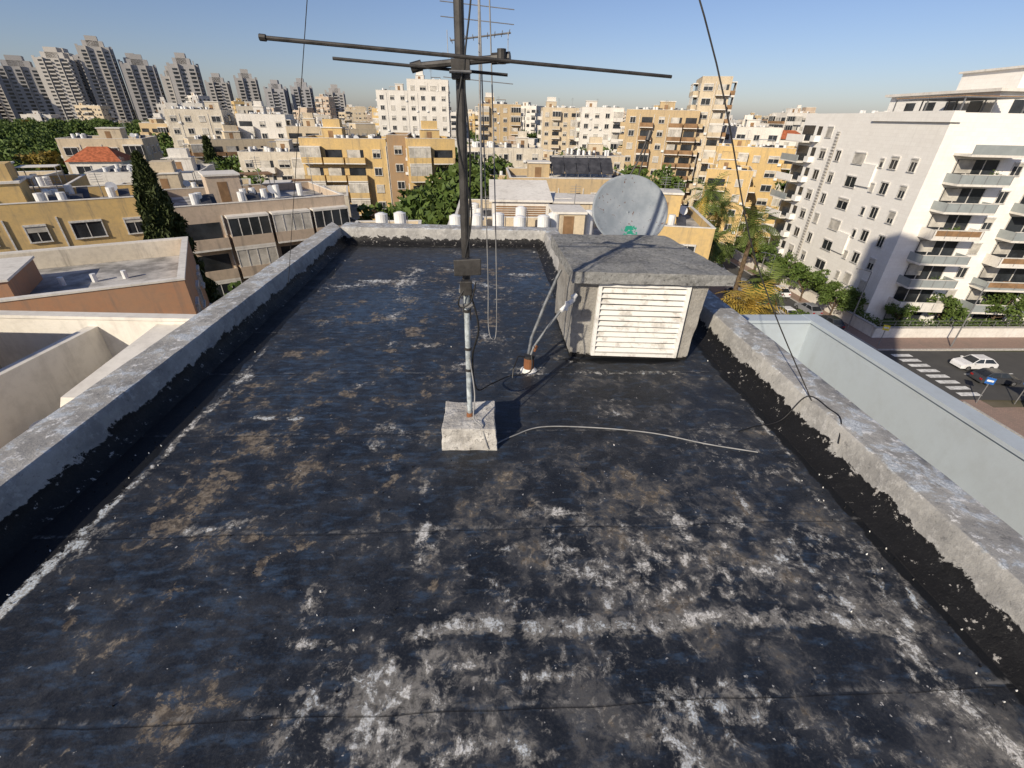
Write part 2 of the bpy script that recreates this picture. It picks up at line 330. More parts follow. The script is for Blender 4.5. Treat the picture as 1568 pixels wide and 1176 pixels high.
# ---- distant city: shared meshes
templates=[]
for i in range(12):
    r=random.Random(100+i); b=MB(); W=r.uniform(12,24);Dp=r.uniform(11,15);H=r.choice([13.5,16.5,19.5,22.5]); 
    b.box(0,W,0,Dp,0,H,'city')
    if i%3==0: b.box(W*.3,W*.7,-2.2,0,0,H+1.5,'city')
    if i%4==1: b.box(W*.55,W,1,Dp-1,H,H+3,'city'); b.box(W*.55-.1,W+.1,.9,Dp-.9,H+3,H+3.2,'white')
    for s in(0,1,3): facade(b,s,W,Dp,H,3.0,r,'city','wWbbs',det=False)
    roofstuff(b,W,Dp,H,r,'city',10); me=b.mesh("apartment_building"); templates.append((me,W,Dp,H))
occ=[(-25,100,17),(-28,52,16),(-48,66,13),(-40,44,13),(-52,52,12),(-70,68,13),(-56,84,12),(-78,112,12),(-44,111,11),(-82,158,11),(-65,160,11),(-47,148,10),(-27,74,12),(-9,87,8),(-27,205,16),(5,206,13),(28,204,12),(39,183,12),(44,139,14),(62,121,13),(53,107,11),(72,146,13),(45,92,10),(26,127,12),(4,132,14),(5,54,14),(18,48,10),(11,72,12),(65,72,26),(44,66,16),(-22,24,12),(0,0,30),(42,52,18),(-25,37,4),(38,74,14),(32,58,12),(28,46,9),(77,120,7),(89,154,7),(-38,88,7),(-29,126,7),(-73,100,6)]
def free(x,y,rad):
    return all((x-a)**2+(y-c)**2>(rad+q)**2 for a,c,q in occ)
cnt=0
for tries in range(12000):
    D=75+ (rnd.random()**1.35)*1500; ad=rnd.uniform(-50,57); a=math.radians(ad); x=D*math.sin(a); y=D*math.cos(a)
    if -58<ad<-31 and 100<D<560: continue
    if D>600 and ad<-22: continue
    if D<108 and -30<ad<0: continue
    me,W,Dp,H=rnd.choice(templates)
    if not free(x,y,9.5 if D<500 else 11): continue
    occ.append((x,y,9.5 if D<500 else 12)); o=bpy.data.objects.new("apartment_building",me); COL.objects.link(o)
    o.location=(x-W/2,y,GZ); o.rotation_euler=(0,0,math.radians(rnd.choice([0,12,-15,25,-30,8])-ad*0.35))
    zs=1.0
    if D>220: zs=rnd.uniform(0.75,1.35)
    if D>500: zs=rnd.uniform(0.9,1.7)
    if D<150: zs=min(1,15.5/H)*rnd.uniform(0.82,1.05)
    elif D<220: zs=min(1,19/H)*rnd.uniform(.85,1.1)
    o.scale=(1,1,zs); cnt+=1
    if cnt>560: break
# ---- residential towers on the left horizon
def tower(x,y,W,Dp,ztop,seed,ang):
    r=random.Random(seed); b=MB(); H=ztop-GZ; k='tower'
    b.box(0,W,0,Dp,0,H,k); n=int(H/3.2)
    for st,(w2,h2) in enumerate(((0.7,5),(0.4,9))): b.box(W*(1-w2)/2,W*(1+w2)/2,Dp*0.2,Dp*0.8,H,H+h2,k)
    for s in(0,1,3):
        Ln=W if s in(0,2) else Dp; nb=max(2,int(Ln/6)); bw=Ln/nb
        for i in range(nb):
            u=(i+.5)*bw
            for fl in range(1,n):
                z=fl*3.2
                if i%2==seed%2: fb(b,s,W,Dp,u-bw*.38,u+bw*.38,0,1.5,z-.1,z+1.0,'tower'); fb(b,s,W,Dp,u-bw*.3,u+bw*.3,0,.1,z+1.0,z+2.8,'glass')
                else: fb(b,s,W,Dp,u-bw*.25,u+bw*.25,0,.1,z+.8,z+2.3,'glass')
            if i%2==0: fb(b,s,W,Dp,u+bw*.40,u+bw*.5,0,2.2,0,H+r.uniform(0,3),k)
    b.obj("residential_tower",(x,y,GZ),math.radians(ang))
for i,(x,y,W,z) in enumerate([(-462,540,30,34),(-432,552,26,42),(-463,605,24,46),(-428,600,22,48),(-402,572,24,54),(-378,590,18,42),(-350,548,24,38),(-324,562,12,30),(-293,524,20,38),(-318,632,20,29),(-288,640,20,34),(-262,652,20,25),(-236,666,20,28),(-520,560,30,38),(-490,500,28,30),(-205,700,20,24)]):
    tower(x,y,W,20,z,i,20+rnd.uniform(-8,12))
# ------------------------------------------------------------ white apartment block, right
b=MB(); W,Dp,H=40,33,25.2; fh=3.15
R4=random.Random(9)
b.box(0,W,0,Dp,0,H,'stone')
b.poly([(0.3,.3,H+.02),(W-.3,.3,H+.02),(W-.3,Dp-.3,H+.02),(.3,Dp-.3,H+.02)],'roofg')
for a in((0,W,0,.25),(0,W,Dp-.25,Dp),(0,.25,.25,Dp-.25),(W-.25,W,.25,Dp-.25)): b.box(*a,H,H+1.0,'stone')
M['glassrail']=simple("balcony_glass",(0.30,0.33,0.33),0.15,0.6,0,0.1,1)
for fl in range(1,8):
    z=fl*fh
    for u,wd in((9.0,1.6),(13.5,1.2),(19.0,2.6),(24.2,0.7),(26.6,1.4),(30.2,1.1)):
        if fl==7 and u>12: continue
        window(b,3,W,Dp,u,z+0.8,wd,1.4 if wd>1 else 1.0,R4)
    fb(b,3,W,Dp,-1.6,4.6,0,1.7,z-.2,z,'white'); fb(b,3,W,Dp,-1.6,4.6,1.58,1.7,z,z+1.0,'stone' if fl%2 else 'glassrail'); fb(b,3,W,Dp,.4,4.2,0,.05,z+.05,z+2.4,'glass')
    fb(b,3,W,Dp,5.2,6.6,0,0.9,z+.0,z+.9,'stone'); fb(b,3,W,Dp,5.3,6.5,0,.06,z+1.0,z+2.3,'glass')
fb(b,3,W,Dp,11.2,12.0,0,.12,2,H-1.5,'grey')
for i in range(48): fb(b,3,W,Dp,11.2,12.0,.12,.2,2.2+i*.45,2.4+i*.45,'frame')
for z in(7.5,17.0): fb(b,3,W,Dp,20.5,23.6,.0,.28,z,z+2.9,'stone')
pots=[]
for fl in range(0,8):
    z=fl*fh
    if fl<7:
        for u0,u1,kk in((2.2,8.2,'a'),(12.0,19.5,'g'),(22.5,29,'a'),(32,39,'g')):
            o=2.3
            if fl>0:
                fb(b,0,W,Dp,u0,u1,0,o,z-.25,z+.0,'white')
                rail='glassrail' if (fl+int(u0))%3 else 'white'
                fb(b,0,W,Dp,u0,u1,o-.1,o,z,z+1.0,rail); fb(b,0,W,Dp,u0,u0+.1,0,o-.1,z,z+1.0,rail); fb(b,0,W,Dp,u1-.1,u1,0,o-.1,z,z+1.0,rail)
                fb(b,0,W,Dp,u0-.03,u1+.03,o-.14,o+.04,z+1.0,z+1.06,'white')
                if R4.random()<.3: fb(b,0,W,Dp,u0+.3,u1-.3,o-.05,o+.03,z+.3,z+.95,'accent')
                if R4.random()<.5: pots.append((u0+R4.uniform(.6,u1-u0-.6),-1.9,z+1.0))
                for q in range(5): uu=u0+(u1-u0-.06)*q/4; fb(b,0,W,Dp,uu,uu+.06,o,o+.03,z,z+1.0,'metal')
            fb(b,0,W,Dp,u0+.5,u1-.5,0,.05,z+.05,z+2.5,'glass')
            for q in range(4): 
                uu=u0+.5+(u1-u0-1)*q/3; fb(b,0,W,Dp,uu-.05,uu+.05,.05,.1,z+.05,z+2.5,'frame')
            if R4.random()<.5: fb(b,0,W,Dp,u0+.7,u0+2.6,.05,.14,z+1.0,z+2.45,'shutter')
            if R4.random()<.5: b.box(u0+3.2,u0+4.1,-1.6,-.9,z+.02,z+.8,'accent')
        for u in(10.1,20.9,30.5): window(b,0,W,Dp,u,z+.9,1.1,1.3,R4)
b.box(2.0,8.5,-2.6,0,H-fh-.25,H-fh,'white'); b.box(2.0,8.5,-2.6,-2.5,H-fh,H-fh+1.0,'glassrail')
b.box(-.3,0.9,-.3,14,H+.0,H+1.15,'stone')
b.box(9,36,6,26,H+.02,H+3.4,'stone'); b.box(8.3,36.7,5.3,26.7,H+3.4,H+3.75,'white'); b.box(14,24,10,20,H+3.75,H+6.2,'stone'); b.box(13.6,24.4,9.6,20.4,H+6.2,H+6.45,'white')
b.box(1.2,8.6,1.0,13,H+2.5,H+2.62,'metal')
for x in(1.3,4.8,8.3):
    for y in(1.1,6.8,12.7): b.box(x,x+.12,y,y+.12,H+.03,H+2.5,'metal')
for i in range(24): b.box(1.2,8.6,1.1+i*.5,1.22+i*.5,H+2.62,H+2.72,'accent')
for u in(11,15,19,23,27,31): b.box(u,u+2.2,5.94,6,H+.4,H+2.6,'glass')
for u in(8,12,16,20): b.box(8.94,9,u,u+2,H+.6,H+2.5,'glass')
for i in range(7): b.tube((1.5+i*0.9,20+ (i%2),H),(1.5+i*.9,20+(i%2),H+1.4),.32,.32,'tank',10)
BLK=b; BPOTS=pots
# ------------------------------------------------------------ ground, streets
n=NB("ground",0.95,0.1); a=n.noise(0.03,6,0.6); c=n.noise(0.4,6,0.7)
n.col(n.mix(n.sstep(a,.4,.6),n.mix(c,(0.13,0.11,0.08),(0.2,0.17,0.13)),n.mix(c,(0.04,0.055,0.02),(0.09,0.09,0.05)))); M['ground']=n.m
n=NB("asphalt",0.85,0.25); c=n.noise(0.5,8,0.7); n.col(n.mix(c,(0.05,0.05,0.052),(0.11,0.107,0.10))); M['asphalt']=n.m
n=NB("pavement_bricks",0.9,0.15); c=n.noise(0.6,7,0.7)
br=n.t.nodes.new("ShaderNodeTexBrick"); n.L(n.co,br.inputs[0]); br.inputs['Scale'].default_value=2.5
br.inputs['Color1'].default_value=(0.36,0.25,0.20,1);br.inputs['Color2'].default_value=(0.30,0.21,0.17,1);br.inputs['Mortar'].default_value=(0.2,0.17,0.15,1)
n.col(n.mix(n.sstep(c,.4,.7,0,.5),br.outputs[0],(0.22,0.18,0.15))); M['paver']=n.m
M['kerb']=simple("kerb_stone",(0.45,0.43,0.4),0.9,.2)
M['paint']=simple("road_paint",(0.7,0.7,0.68),0.7,.3,0,.3,3)
b=MB(); b.poly([(-6000,-2000,0),(6000,-2000,0),(6000,8000,0),(-6000,8000,0)],'ground'); b.obj("ground",(0,0,GZ))
b=MB(); b.box(28,51.6,20,110,-.3,.12,'paver'); b.box(51.6,110,28,36,-.3,.12,'paver'); b.box(51.6,110,49.3,53,-.3,.12,'paver'); b.obj("pavement",(0,0,GZ))
b=MB()
b.poly([(42.6,20,.135),(49.2,20,.135),(49.2,110,.135),(42.6,110,.135)],'asphalt')
b.poly([(49.2,37.5,.139),(110,35,.139),(110,47.5,.139),(49.2,49,.139)],'asphalt')
b.obj("road",(0,0,GZ))
b=MB()
for i in range(8): b.box(50.2,52.6,38.2+i*1.3,38.9+i*1.3,.141,.146,'paint')
for i in range(10): b.box(55+i*4,57+i*4,42.8,42.95,.141,.146,'paint')
for i in range(16): b.box(45.8,45.95,52+i*3.4,53.8+i*3.4,.141,.146,'paint')
for i in range(6): b.box(43+i*1.1,43.6+i*1.1,35.5,37.8,.141,.146,'paint')
b.obj("road_markings",(0,0,GZ))
b=MB(); b.box(42.4,42.6,20,110,-.1,.24,'kerb'); b.box(49.2,49.4,49.3,110,-.1,.24,'kerb'); b.box(49.4,110,49.1,49.3,-.1,.24,'kerb'); b.box(49.2,49.4,20,37,-.1,.24,'kerb'); b.obj("kerb",(0,0,GZ))
b=MB(); 
b.box(51.5,51.8,53.3,100,0,1.6,'white'); b.box(51.5,110,52.9,53.2,0,1.5,'white'); b.box(51.4,51.9,53.4,100,1.6,1.7,'kerb'); b.box(51.4,110,52.8,53.3,1.5,1.6,'kerb')
for i in range(28): b.box(52+i*2,52.06+i*2,53.0,53.06,1.6,2.5,'metal')
b.box(51.5,108,53.0,53.05,2.45,2.5,'metal'); b.box(51.5,108,53.0,53.05,2.0,2.04,'metal')
b.obj("boundary_wall",(0,0,GZ))
# ------------------------------------------------------------ foliage
def leafmat(name,c0,c1,c2):
    n=NB(name,0.65,0.25); g=n.t.nodes.new("ShaderNodeNewGeometry"); v=n.noise(0.6,3,.5)
    k=n.mix(g.outputs['Random Per Island'],c0,c1); k=n.mix(n.sstep(v,.4,.65,0,.7),k,c2)
    k2=n.mix(n.math('MULTIPLY',n.objrand(),.5),k,tuple(x*.55 for x in c1)); n.col(k2); return n.m
M['leaf']=leafmat("foliage_green",(0.05,0.085,0.02),(0.12,0.17,0.035),(0.07,0.12,0.025))
M['leafd']=leafmat("foliage_cypress",(0.028,0.045,0.014),(0.075,0.095,0.028),(0.045,0.06,0.018))
M['leafy']=leafmat("foliage_autumn",(0.16,0.11,0.02),(0.25,0.18,0.03),(0.09,0.11,0.03))
M['palm']=leafmat("palm_leaf",(0.08,0.115,0.025),(0.17,0.21,0.05),(0.11,0.15,0.035))
M['palmy']=leafmat("palm_leaf_dry",(0.34,0.22,0.04),(0.48,0.33,0.07),(0.22,0.2,0.04))
M['bark']=simple("bark",(0.14,0.1,0.065),0.95,.1,0,.4,3)
def leaves(b,pts,size,k,elong=1.0,upbias=0):
    N=len(pts); d=nr.normal(size=(N,3)); d[:,2]+=upbias; d/=np.linalg.norm(d,axis=1)[:,None]
    e=nr.normal(size=(N,3)); e=np.cross(d,e); e/=np.linalg.norm(e,axis=1)[:,None]
    s=size*nr.uniform(.6,1.3,size=(N,1)); a=d*s*elong; c=e*s*.55; mi=b.m(k)
    base=len(b.v); q=np.stack([pts-a,pts+c,pts+a,pts-c],1).reshape(-1,3)
    b.v+=list(map(tuple,q.tolist())); b.f+=[(base+4*i,base+4*i+1,base+4*i+2,base+4*i+3) for i in range(N)]; b.mi+=[mi]*N
nr=np.random.default_rng(11)
for (x,y,z) in BPOTS: leaves(BLK,np.array([x,y,z])+nr.normal(size=(70,3))*np.array([.45,.12,.2]),.12,'leaf')
BLK.obj("white_apartment_block",(53.8,58.0,GZ),math.radians(-5.5))
def treemesh(seed,h,rad,k,nc=26,nl=95,ls=.3):
    global nr; nr=np.random.default_rng(seed); r=random.Random(seed); b=MB(); th_=h*.38
    b.tube((0,0,0),(.1,.1,th_),.22,.15,'bark',8)
    for i in range(nc):
        a=r.uniform(0,6.28); rr=rad*math.sqrt(r.random())*.85; z=h*.42+r.random()**.8*h*.5*(1-.45*(rr/rad)**2); c=np.array([math.cos(a)*rr,math.sin(a)*rr,z])
        if i%3==0: b.tube((.05,.05,th_*r.uniform(.7,1)),tuple(c),.09,.03,'bark',5)
        cr=rad*r.uniform(.2,.36); p=nr.normal(size=(nl,3)); p/=np.linalg.norm(p,axis=1)[:,None]; p*=cr*nr.uniform(.5,1.1,size=(nl,1)); p[:,2]*=.7
        leaves(b,p+c,ls,k)
    return b.mesh("tree")
TM=[treemesh(s,9,4,'leaf') for s in(1,2,3)]+[treemesh(4,8,3.4,'leafy')]
def tree(name,x,y,z,sc,idx,szy=1):
    o=bpy.data.objects.new(name,TM[idx]); COL.objects.link(o); o.location=(x,y,z); o.rotation_euler=(0,0,rnd.uniform(0,6.28)); o.scale=(sc,sc,sc*szy)
k=0
for t in range(5000):
    D=118+rnd.random()**1.1*440; a=math.radians(rnd.uniform(-57,-31)); x=D*math.sin(a);y=D*math.cos(a)
    if not free(x,y,3): continue
    occ.append((x,y,2.6+D*.004)); tree("park_tree",x,y,GZ,rnd.uniform(1.3,2.1),rnd.choice([0,1,2,0,1,2,3]) if rnd.random()<.5 else rnd.choice([0,1,2])); k+=1
    if k>520: break
k=0
for t in range(9000):
    D=rnd.uniform(60,420); a=math.radians(rnd.uniform(-48,50)); x=D*math.sin(a);y=D*math.cos(a)
    if not free(x,y,1.6): continue
    occ.append((x,y,2.4)); tree("street_tree",x,y,GZ,rnd.uniform(1.2,2.15),rnd.choice([0,1,2])); k+=1
    if k>400: break
for (x,y,s,i) in [(-9,90,1.7,0),(-7,96,2.0,1),(-12,86,1.4,2),(-4,88,1.5,1),(-5,100,2.1,2),(-7,160,2.2,0),(-2,165,2.3,3),(3,158,2.2,3),(30,150,2.1,1),(26,155,1.9,0),(-52,62,1.4,1),(-60,72,1.6,0),(-22,38,1.2,0),(-24,43,1.2,2),(-44,58,1.5,1),(-66,62,1.7,2),(-72,84,1.8,0),(-46,92,1.8,1),(-70,60,1.6,1),(-33,88,1.3,0),(34,102,1.5,1),(28,92,1.3,0),(36,90,1.2,2),(27,43.5,1.1,3),(24.5,40,1.1,3),(50.3,60,.6,1),(50.2,67,.7,0),(50.4,74,.7,2),(50.3,82,.8,0),(40.8,80,.8,1),(40.6,90,1.1,2),(57,56,.5,0),(63,55.5,.6,1),(70,55,.7,2),(76,54.6,.8,0),(82,54,.9,1),(52.8,60,.5,2),(53,66,.5,0),(37.5,50,.6,1)]: tree("street_tree",x,y,GZ,s,i)
b=MB(); nr=np.random.default_rng(3); p=nr.uniform(size=(9000,3)); p[:,0]=52+p[:,0]*56; p[:,1]=53.5+p[:,1]*1.4; p[:,2]=p[:,2]**.6*2.1; leaves(b,p,.16,'leaf')
p=nr.uniform(size=(5000,3)); p[:,0]=52+p[:,0]*1.2; p[:,1]=54+p[:,1]*40; p[:,2]=p[:,2]**.6*2.2; leaves(b,p,.16,'leaf'); b.obj("hedge",(0,0,GZ))
b=MB(); nr=np.random.default_rng(8); b.tube((0,0,0),(0,0,20),.35,.05,'bark',8); N=30000
zz=nr.uniform(size=N)**.85*21.3+.6; tt=zz/21.9; prof=2.4*np.minimum(1,(1-tt)**.62*1.15)*(0.55+.45*np.minimum(1,tt*6)); aa=nr.uniform(0,6.283,N)
lump=1+.18*np.sin(aa*3+zz*1.1)+.15*np.sin(aa*5-zz*2.3)+.12*np.sin(zz*3.7+aa); rr=prof*lump*nr.uniform(.6,1.05,N)
leaves(b,np.stack([np.cos(aa)*rr,np.sin(aa)*rr,zz],1),.2,'leafd',1.5,1.6); b.obj("cypress_tree",(-25.2,37.6,GZ))
b=MB(); N=5000; zz=nr.uniform(size=N)*8; rr=1.1*(1-zz/8.2)**.6*nr.uniform(.6,1.05,N); aa=nr.uniform(0,6.283,N); leaves(b,np.stack([np.cos(aa)*rr,np.sin(aa)*rr,zz],1),.2,'leafd',1.5,1.6)
cy=b.mesh("cypress_tree")
for (x,y,s) in((-58,98,2.1),(-61,101,2.0),(-20,118,2.2),(-88,120,2.2),(-64,120,2.4)):
    o=bpy.data.objects.new("cypress_tree",cy); COL.objects.link(o); o.location=(x,y,GZ); o.scale=(s,s,s)
def palm(x,y,ztop,k,seed,sc=1):
    r=random.Random(seed); b=MB(); H=ztop-GZ-1.5
    for i in range(12): b.tube((.02*i,0,H*i/12),(.02*(i+1),0,H*(i+1)/12),.30,.25,'bark',9)
    for i in range(46):
        a=r.uniform(0,6.28); up=r.uniform(-.6,1.35); Lf=r.uniform(2.8,3.6)*sc; p=Vector((.24,0,H)); d=Vector((math.cos(a)*math.cos(up),math.sin(a)*math.cos(up),math.sin(up))); side=Vector((-math.sin(a),math.cos(a),0)); ns=14
        kk='palmy' if up<-.35 else k
        for j in range(ns):
            q=p+d*Lf/ns; b.poly([p-side*.03,p+side*.03,q+side*.025,q-side*.025],kk)
            wl=.75*sc*math.sin(math.pi*(j+1.5)/(ns+2))+.08
            for sg in(-1,1):
                t=(p+q)/2; e=(side*sg*.85+d*.55+Vector((0,0,-.25+r.uniform(-.15,.15)))).normalized()*wl
                b.poly([t,t+d*.09,t+e,t+e*.5-d*.06],kk)
            p=q; d=(d+Vector((0,0,-.13))).normalized()
    b.obj("palm_tree",(x,y,GZ))
palm(30.5,66,-5.0,'palm',1,1.15);palm(25.5,52,-8.6,'palm',2,1.05);palm(32.5,56,-7.4,'palm',3,1.15);palm(23.5,37.5,-10.8,'palmy',4,1.1);palm(37,74,-8,'palm',6,1.05);palm(24,76,-6,'palm',7,1.1);palm(86,53.9,-16,'palm',8);palm(30,46,-11.5,'palm',9,1.0)
# ------------------------------------------------------------ cars
M['carw']=simple("car_paint_white",(0.75,0.75,0.75),0.25,.6,0,.05); M['carb']=simple("car_paint_dark",(0.05,0.052,0.058),0.2,.6,0,.1); M['cars']=simple("car_paint_silver",(0.4,0.41,0.43),0.3,.6,.4,.1)
M['tyre']=simple("tyre",(0.02,0.02,0.02),.9); M['lamp_r']=simple("tail_light",(.35,.02,.02),.3); M['hub']=simple("hub",(.4,.4,.4),.3,.5,.7)
def car(x,y,ang,k):
    e=empty("parked_car",(x,y,GZ+.14),math.radians(ang)); b=MB()
    prof=[(-2.15,.35,.78),(-2.1,.75,.82),(-1.95,.92,.84),(-1.0,.98,.86),(.9,.98,.86),(1.9,.82,.82),(2.15,.62,.76),(2.2,.35,.72)]
    for (x0,z0,w0),(x1,z1,w1) in zip(prof[:-1],prof[1:]):
        b.hexa([(x0,-w0,.28),(x1,-w1,.28),(x1,w1,.28),(x0,w0,.28),(x0,-w0,z0),(x1,-w1,z1),(x1,w1,z1),(x0,w0,z0)],k)
    b.obj("body",parent=e); b=MB()
    b.hexa([(-1.85,-.78,.93),(1.05,-.78,.93),(1.05,.78,.93),(-1.85,.78,.93),(-1.25,-.62,1.42),(.3,-.62,1.42),(.3,.62,1.42),(-1.25,.62,1.42)],'glass'); b.obj("windows",parent=e); b=MB()
    b.hexa([(-1.3,-.64,1.41),(.34,-.64,1.41),(.34,.64,1.41),(-1.3,.64,1.41),(-1.15,-.58,1.48),(.2,-.58,1.48),(.2,.58,1.48),(-1.15,.58,1.48)],k)
    for sg in(-1,1):
        for x0,x1 in((1.05,.3),(-.3,-.32),(-1.85,-1.25)): b.hexa([(x0-.05,sg*.795,.93),(x0+.05,sg*.795,.93),(x0+.05,sg*.76,.93),(x0-.05,sg*.76,.93),(x1-.05,sg*.64,1.42),(x1+.05,sg*.64,1.42),(x1+.05,sg*.6,1.42),(x1-.05,sg*.6,1.42)],k)
        b.box(.75,.95,sg*.98-.09,sg*.98+.09,.95,1.08,k)
    b.obj("roof",parent=e); b=MB()
    for wx in(-1.35,1.35):
        for sg in(-1,1): b.tube((wx,sg*.66,.31),(wx,sg*.88,.31),.31,.31,'tyre',18); b.tube((wx,sg*.88,.31),(wx,sg*.89,.31),.19,.17,'hub',12)
    b.box(-2.17,-2.12,-.75,-.45,.6,.78,'lamp_r'); b.box(-2.17,-2.12,.45,.75,.6,.78,'lamp_r'); b.box(2.1,2.19,-.7,-.4,.5,.62,'tank'); b.box(2.1,2.19,.4,.7,.5,.62,'tank'); b.obj("wheels_and_lights",parent=e)
for a in((57.4,44.4,178,'carw'),(56.6,41.0,-6,'carb'),(43.6,66,90,'carb'),(43.7,60.5,90,'carw'),(48.2,62,92,'cars'),(48.2,70,90,'carw'),(48.2,76,90,'carb'),(43.6,74,90,'cars'),(48.1,57,90,'carb'),(66,40,-4,'carw'),(43.7,84,90,'carw'),(40.2,57,88,'carb'),(40.3,63,92,'carw'),(40.2,69,90,'cars')): car(*a)
M['blue']=simple("sign_blue",(0.02,0.12,0.4),.4); M['signy']=simple("sign_yellow",(0.75,0.6,0.05),.4)
def sign(x,y,k,rz=0):
    b=MB(); b.tube((0,0,0),(0,0,3),.05,.05,'metal',8); b.box(-.35,.35,-.06,-.04,2.3,3.0,k); b.box(-.25,.25,-.065,-.06,2.55,2.75,'paint'); b.obj("street_sign",(x,y,GZ+.12),rz)
sign(50.2,50.2,'signy',-.6); sign(50.6,36.9,'blue',-.7); sign(54.5,36.6,'blue',-.7)
b=MB(); b.box(0,4,0,1.4,2.5,2.62,'blue'); b.box(0,.1,0,.1,0,2.5,'metal'); b.box(3.9,4,0,.1,0,2.5,'metal'); b.box(.1,3.9,.02,.05,.3,2.3,'glassrail'); b.box(.4,3.6,.4,.8,.45,.5,'metal'); b.box(.6,.7,.5,.6,0,.45,'metal'); b.box(3.3,3.4,.5,.6,0,.45,'metal'); b.obj("bus_shelter",(54,34.6,GZ+.12),-.1)
for (x,y) in((50.3,56),(50.3,80),(60,50),(41.8,64)):
    b=MB(); b.tube((0,0,0),(0,0,8),.09,.06,'metal',8); b.tube((0,0,8),(-1.6,0,8.4),.05,.04,'metal',8); b.box(-2.2,-1.5,-.12,.12,8.36,8.46,'metal'); b.obj("street_lamp",(x,y,GZ+.12))
# ------------------------------------------------------------ OUR ROOF
def noi(x,y,z=0,s=1): return noise.noise(Vector((x*s,y*s,z*s)))
xs=np.linspace(-2.95,3.0,330); ys=np.concatenate([np.arange(-3,.4,.08),np.arange(.4,2.6,.0125),np.arange(2.6,5,.03),np.arange(5,9.78,.05)]); nx,ny=len(xs),len(ys)
X,Y=np.meshgrid(xs,ys); Wm=np.zeros_like(X); Bm=np.zeros_like(X); Lm=np.zeros_like(X); Pm=np.zeros_like(X); Tm=np.zeros_like(X); Gm=np.zeros_like(X)
def blob(A,x,y,rx,ry,st,ang=0):
    c,s=math.cos(math.radians(ang)),math.sin(math.radians(ang)); dx=X-x;dy=Y-y; u=(dx*c+dy*s)/rx; v=(-dx*s+dy*c)/ry; np.maximum(A,st*np.exp(-(u*u+v*v)**1.3),out=A)
def seg(A,pts,wd,st):
    for (x0,y0),(x1,y1) in zip(pts[:-1],pts[1:]):
        L2=(x1-x0)**2+(y1-y0)**2; t=np.clip(((X-x0)*(x1-x0)+(Y-y0)*(y1-y0))/L2,0,1); d=np.hypot(X-x0-t*(x1-x0),Y-y0-t*(y1-y0)); np.maximum(A,st*np.exp(-(d/wd)**4),out=A)
ridge=[(-.4,1.33),(-.18,1.41),(.2,1.36),(.51,1.37),(.8,1.34),(1.18,1.40),(1.5,1.36),(1.86,1.37),(2.12,1.30)]
seg(Wm,ridge,.05,.68); seg(Gm,ridge,.065,.9)
seg(Wm,[(-.62,1.17),(-.24,1.2),(-.25,.7)],.035,.6); seg(Gm,[(-.33,1.3),(-.33,.6)],.09,.7); blob(Gm,-.46,1.06,.26,.18,1.0)
for a in((-.46,1.06,.22,.14,.66),(.42,1.82,.12,.26,.68),(-.42,1.99,.06,.14,.9),(.67,1.67,.24,.12,.66),(.91,1.71,.08,.08,.85),(1.26,2.05,.1,.07,.8),(1.61,2.04,.12,.08,.65),(.8,1.5,.45,.07,.5),(-.92,1.33,.12,.035,.95),(-.74,1.04,.12,.12,.6),(.86,.98,.16,.12,.7),(-1.98,3.32,.14,.04,.85),(-1.7,3.31,.1,.04,.85),(-1.74,7.12,.3,.10,.9),(.58,7.5,.4,.12,.7),(2.0,1.6,.3,.5,.40),(.3,1.2,1.2,.5,.3),(1.2,1.7,1.2,.6,.33),(1.4,4.08,.9,.06,.6),(.41,4.13,.2,.17,.7),(.2,6.4,1.5,.5,.3),(1.9,2.8,.5,.5,.32),(-.6,.8,.5,.25,.45),(0.1,0.95,.35,.12,.35),(1.4,.8,.6,.2,.35),(-1.3,.75,.4,.12,.35)): blob(Wm,*a)
rz=random.Random(21)
for (x0,x1,y0,y1,N_,smin,smax) in((.1,1.7,1.5,2.2,26,.55,.85),(-.8,.1,.62,1.2,20,.55,.85),(1.8,2.4,.5,1.9,22,.55,.85),(.5,1.5,.6,1.1,10,.6,.85),(-.6,.2,1.7,2.2,5,.6,.85),(-2.4,-.6,.8,2.4,5,.6,.85),(-2.4,2.3,2.4,5.5,18,.5,.75),(-2.3,1.0,5.5,9,16,.5,.8)):
    for i in range(N_):
        cx=rz.gauss((x0+x1)/2,(x1-x0)/3.6); cy=rz.uniform(y0,y1); an=rz.choice([0,90,20,-30,70,rz.uniform(-90,90)]); q=1 if y0<2 else cy/3
        rx,ry=q*rz.choice([.04,.06,.09,.14,.2]),q*rz.uniform(.02,.06); s_=rz.uniform(smin,smax)
        blob(Wm,cx,cy,rx,ry,s_,an); blob(Gm,cx,cy,rx*1.8,ry*2.4,s_*.8,an)
seg(Wm,[(2.12,1.3),(2.16,1.1),(2.3,.5)],.06,.7); seg(Wm,[(2.3,2.6),(2.35,1.9),(2.25,1.3)],.03,.5); seg(Wm,[(2.45,3.6),(2.4,2.6)],.03,.5)
seg(Wm,[(-2.60,.6),(-2.58,1.6),(-2.56,1.9)],.05,.92); seg(Wm,[(-2.56,1.9),(-2.54,2.31),(-2.50,2.7),(-2.52,3.14),(-2.48,3.65)],.04,.70); seg(Wm,[(-2.48,3.65),(-2.50,4.8)],.03,.55); blob(Wm,-2.43,4.0,.1,.25,.65); blob(Wm,-2.5,2.0,.12,.25,.6)
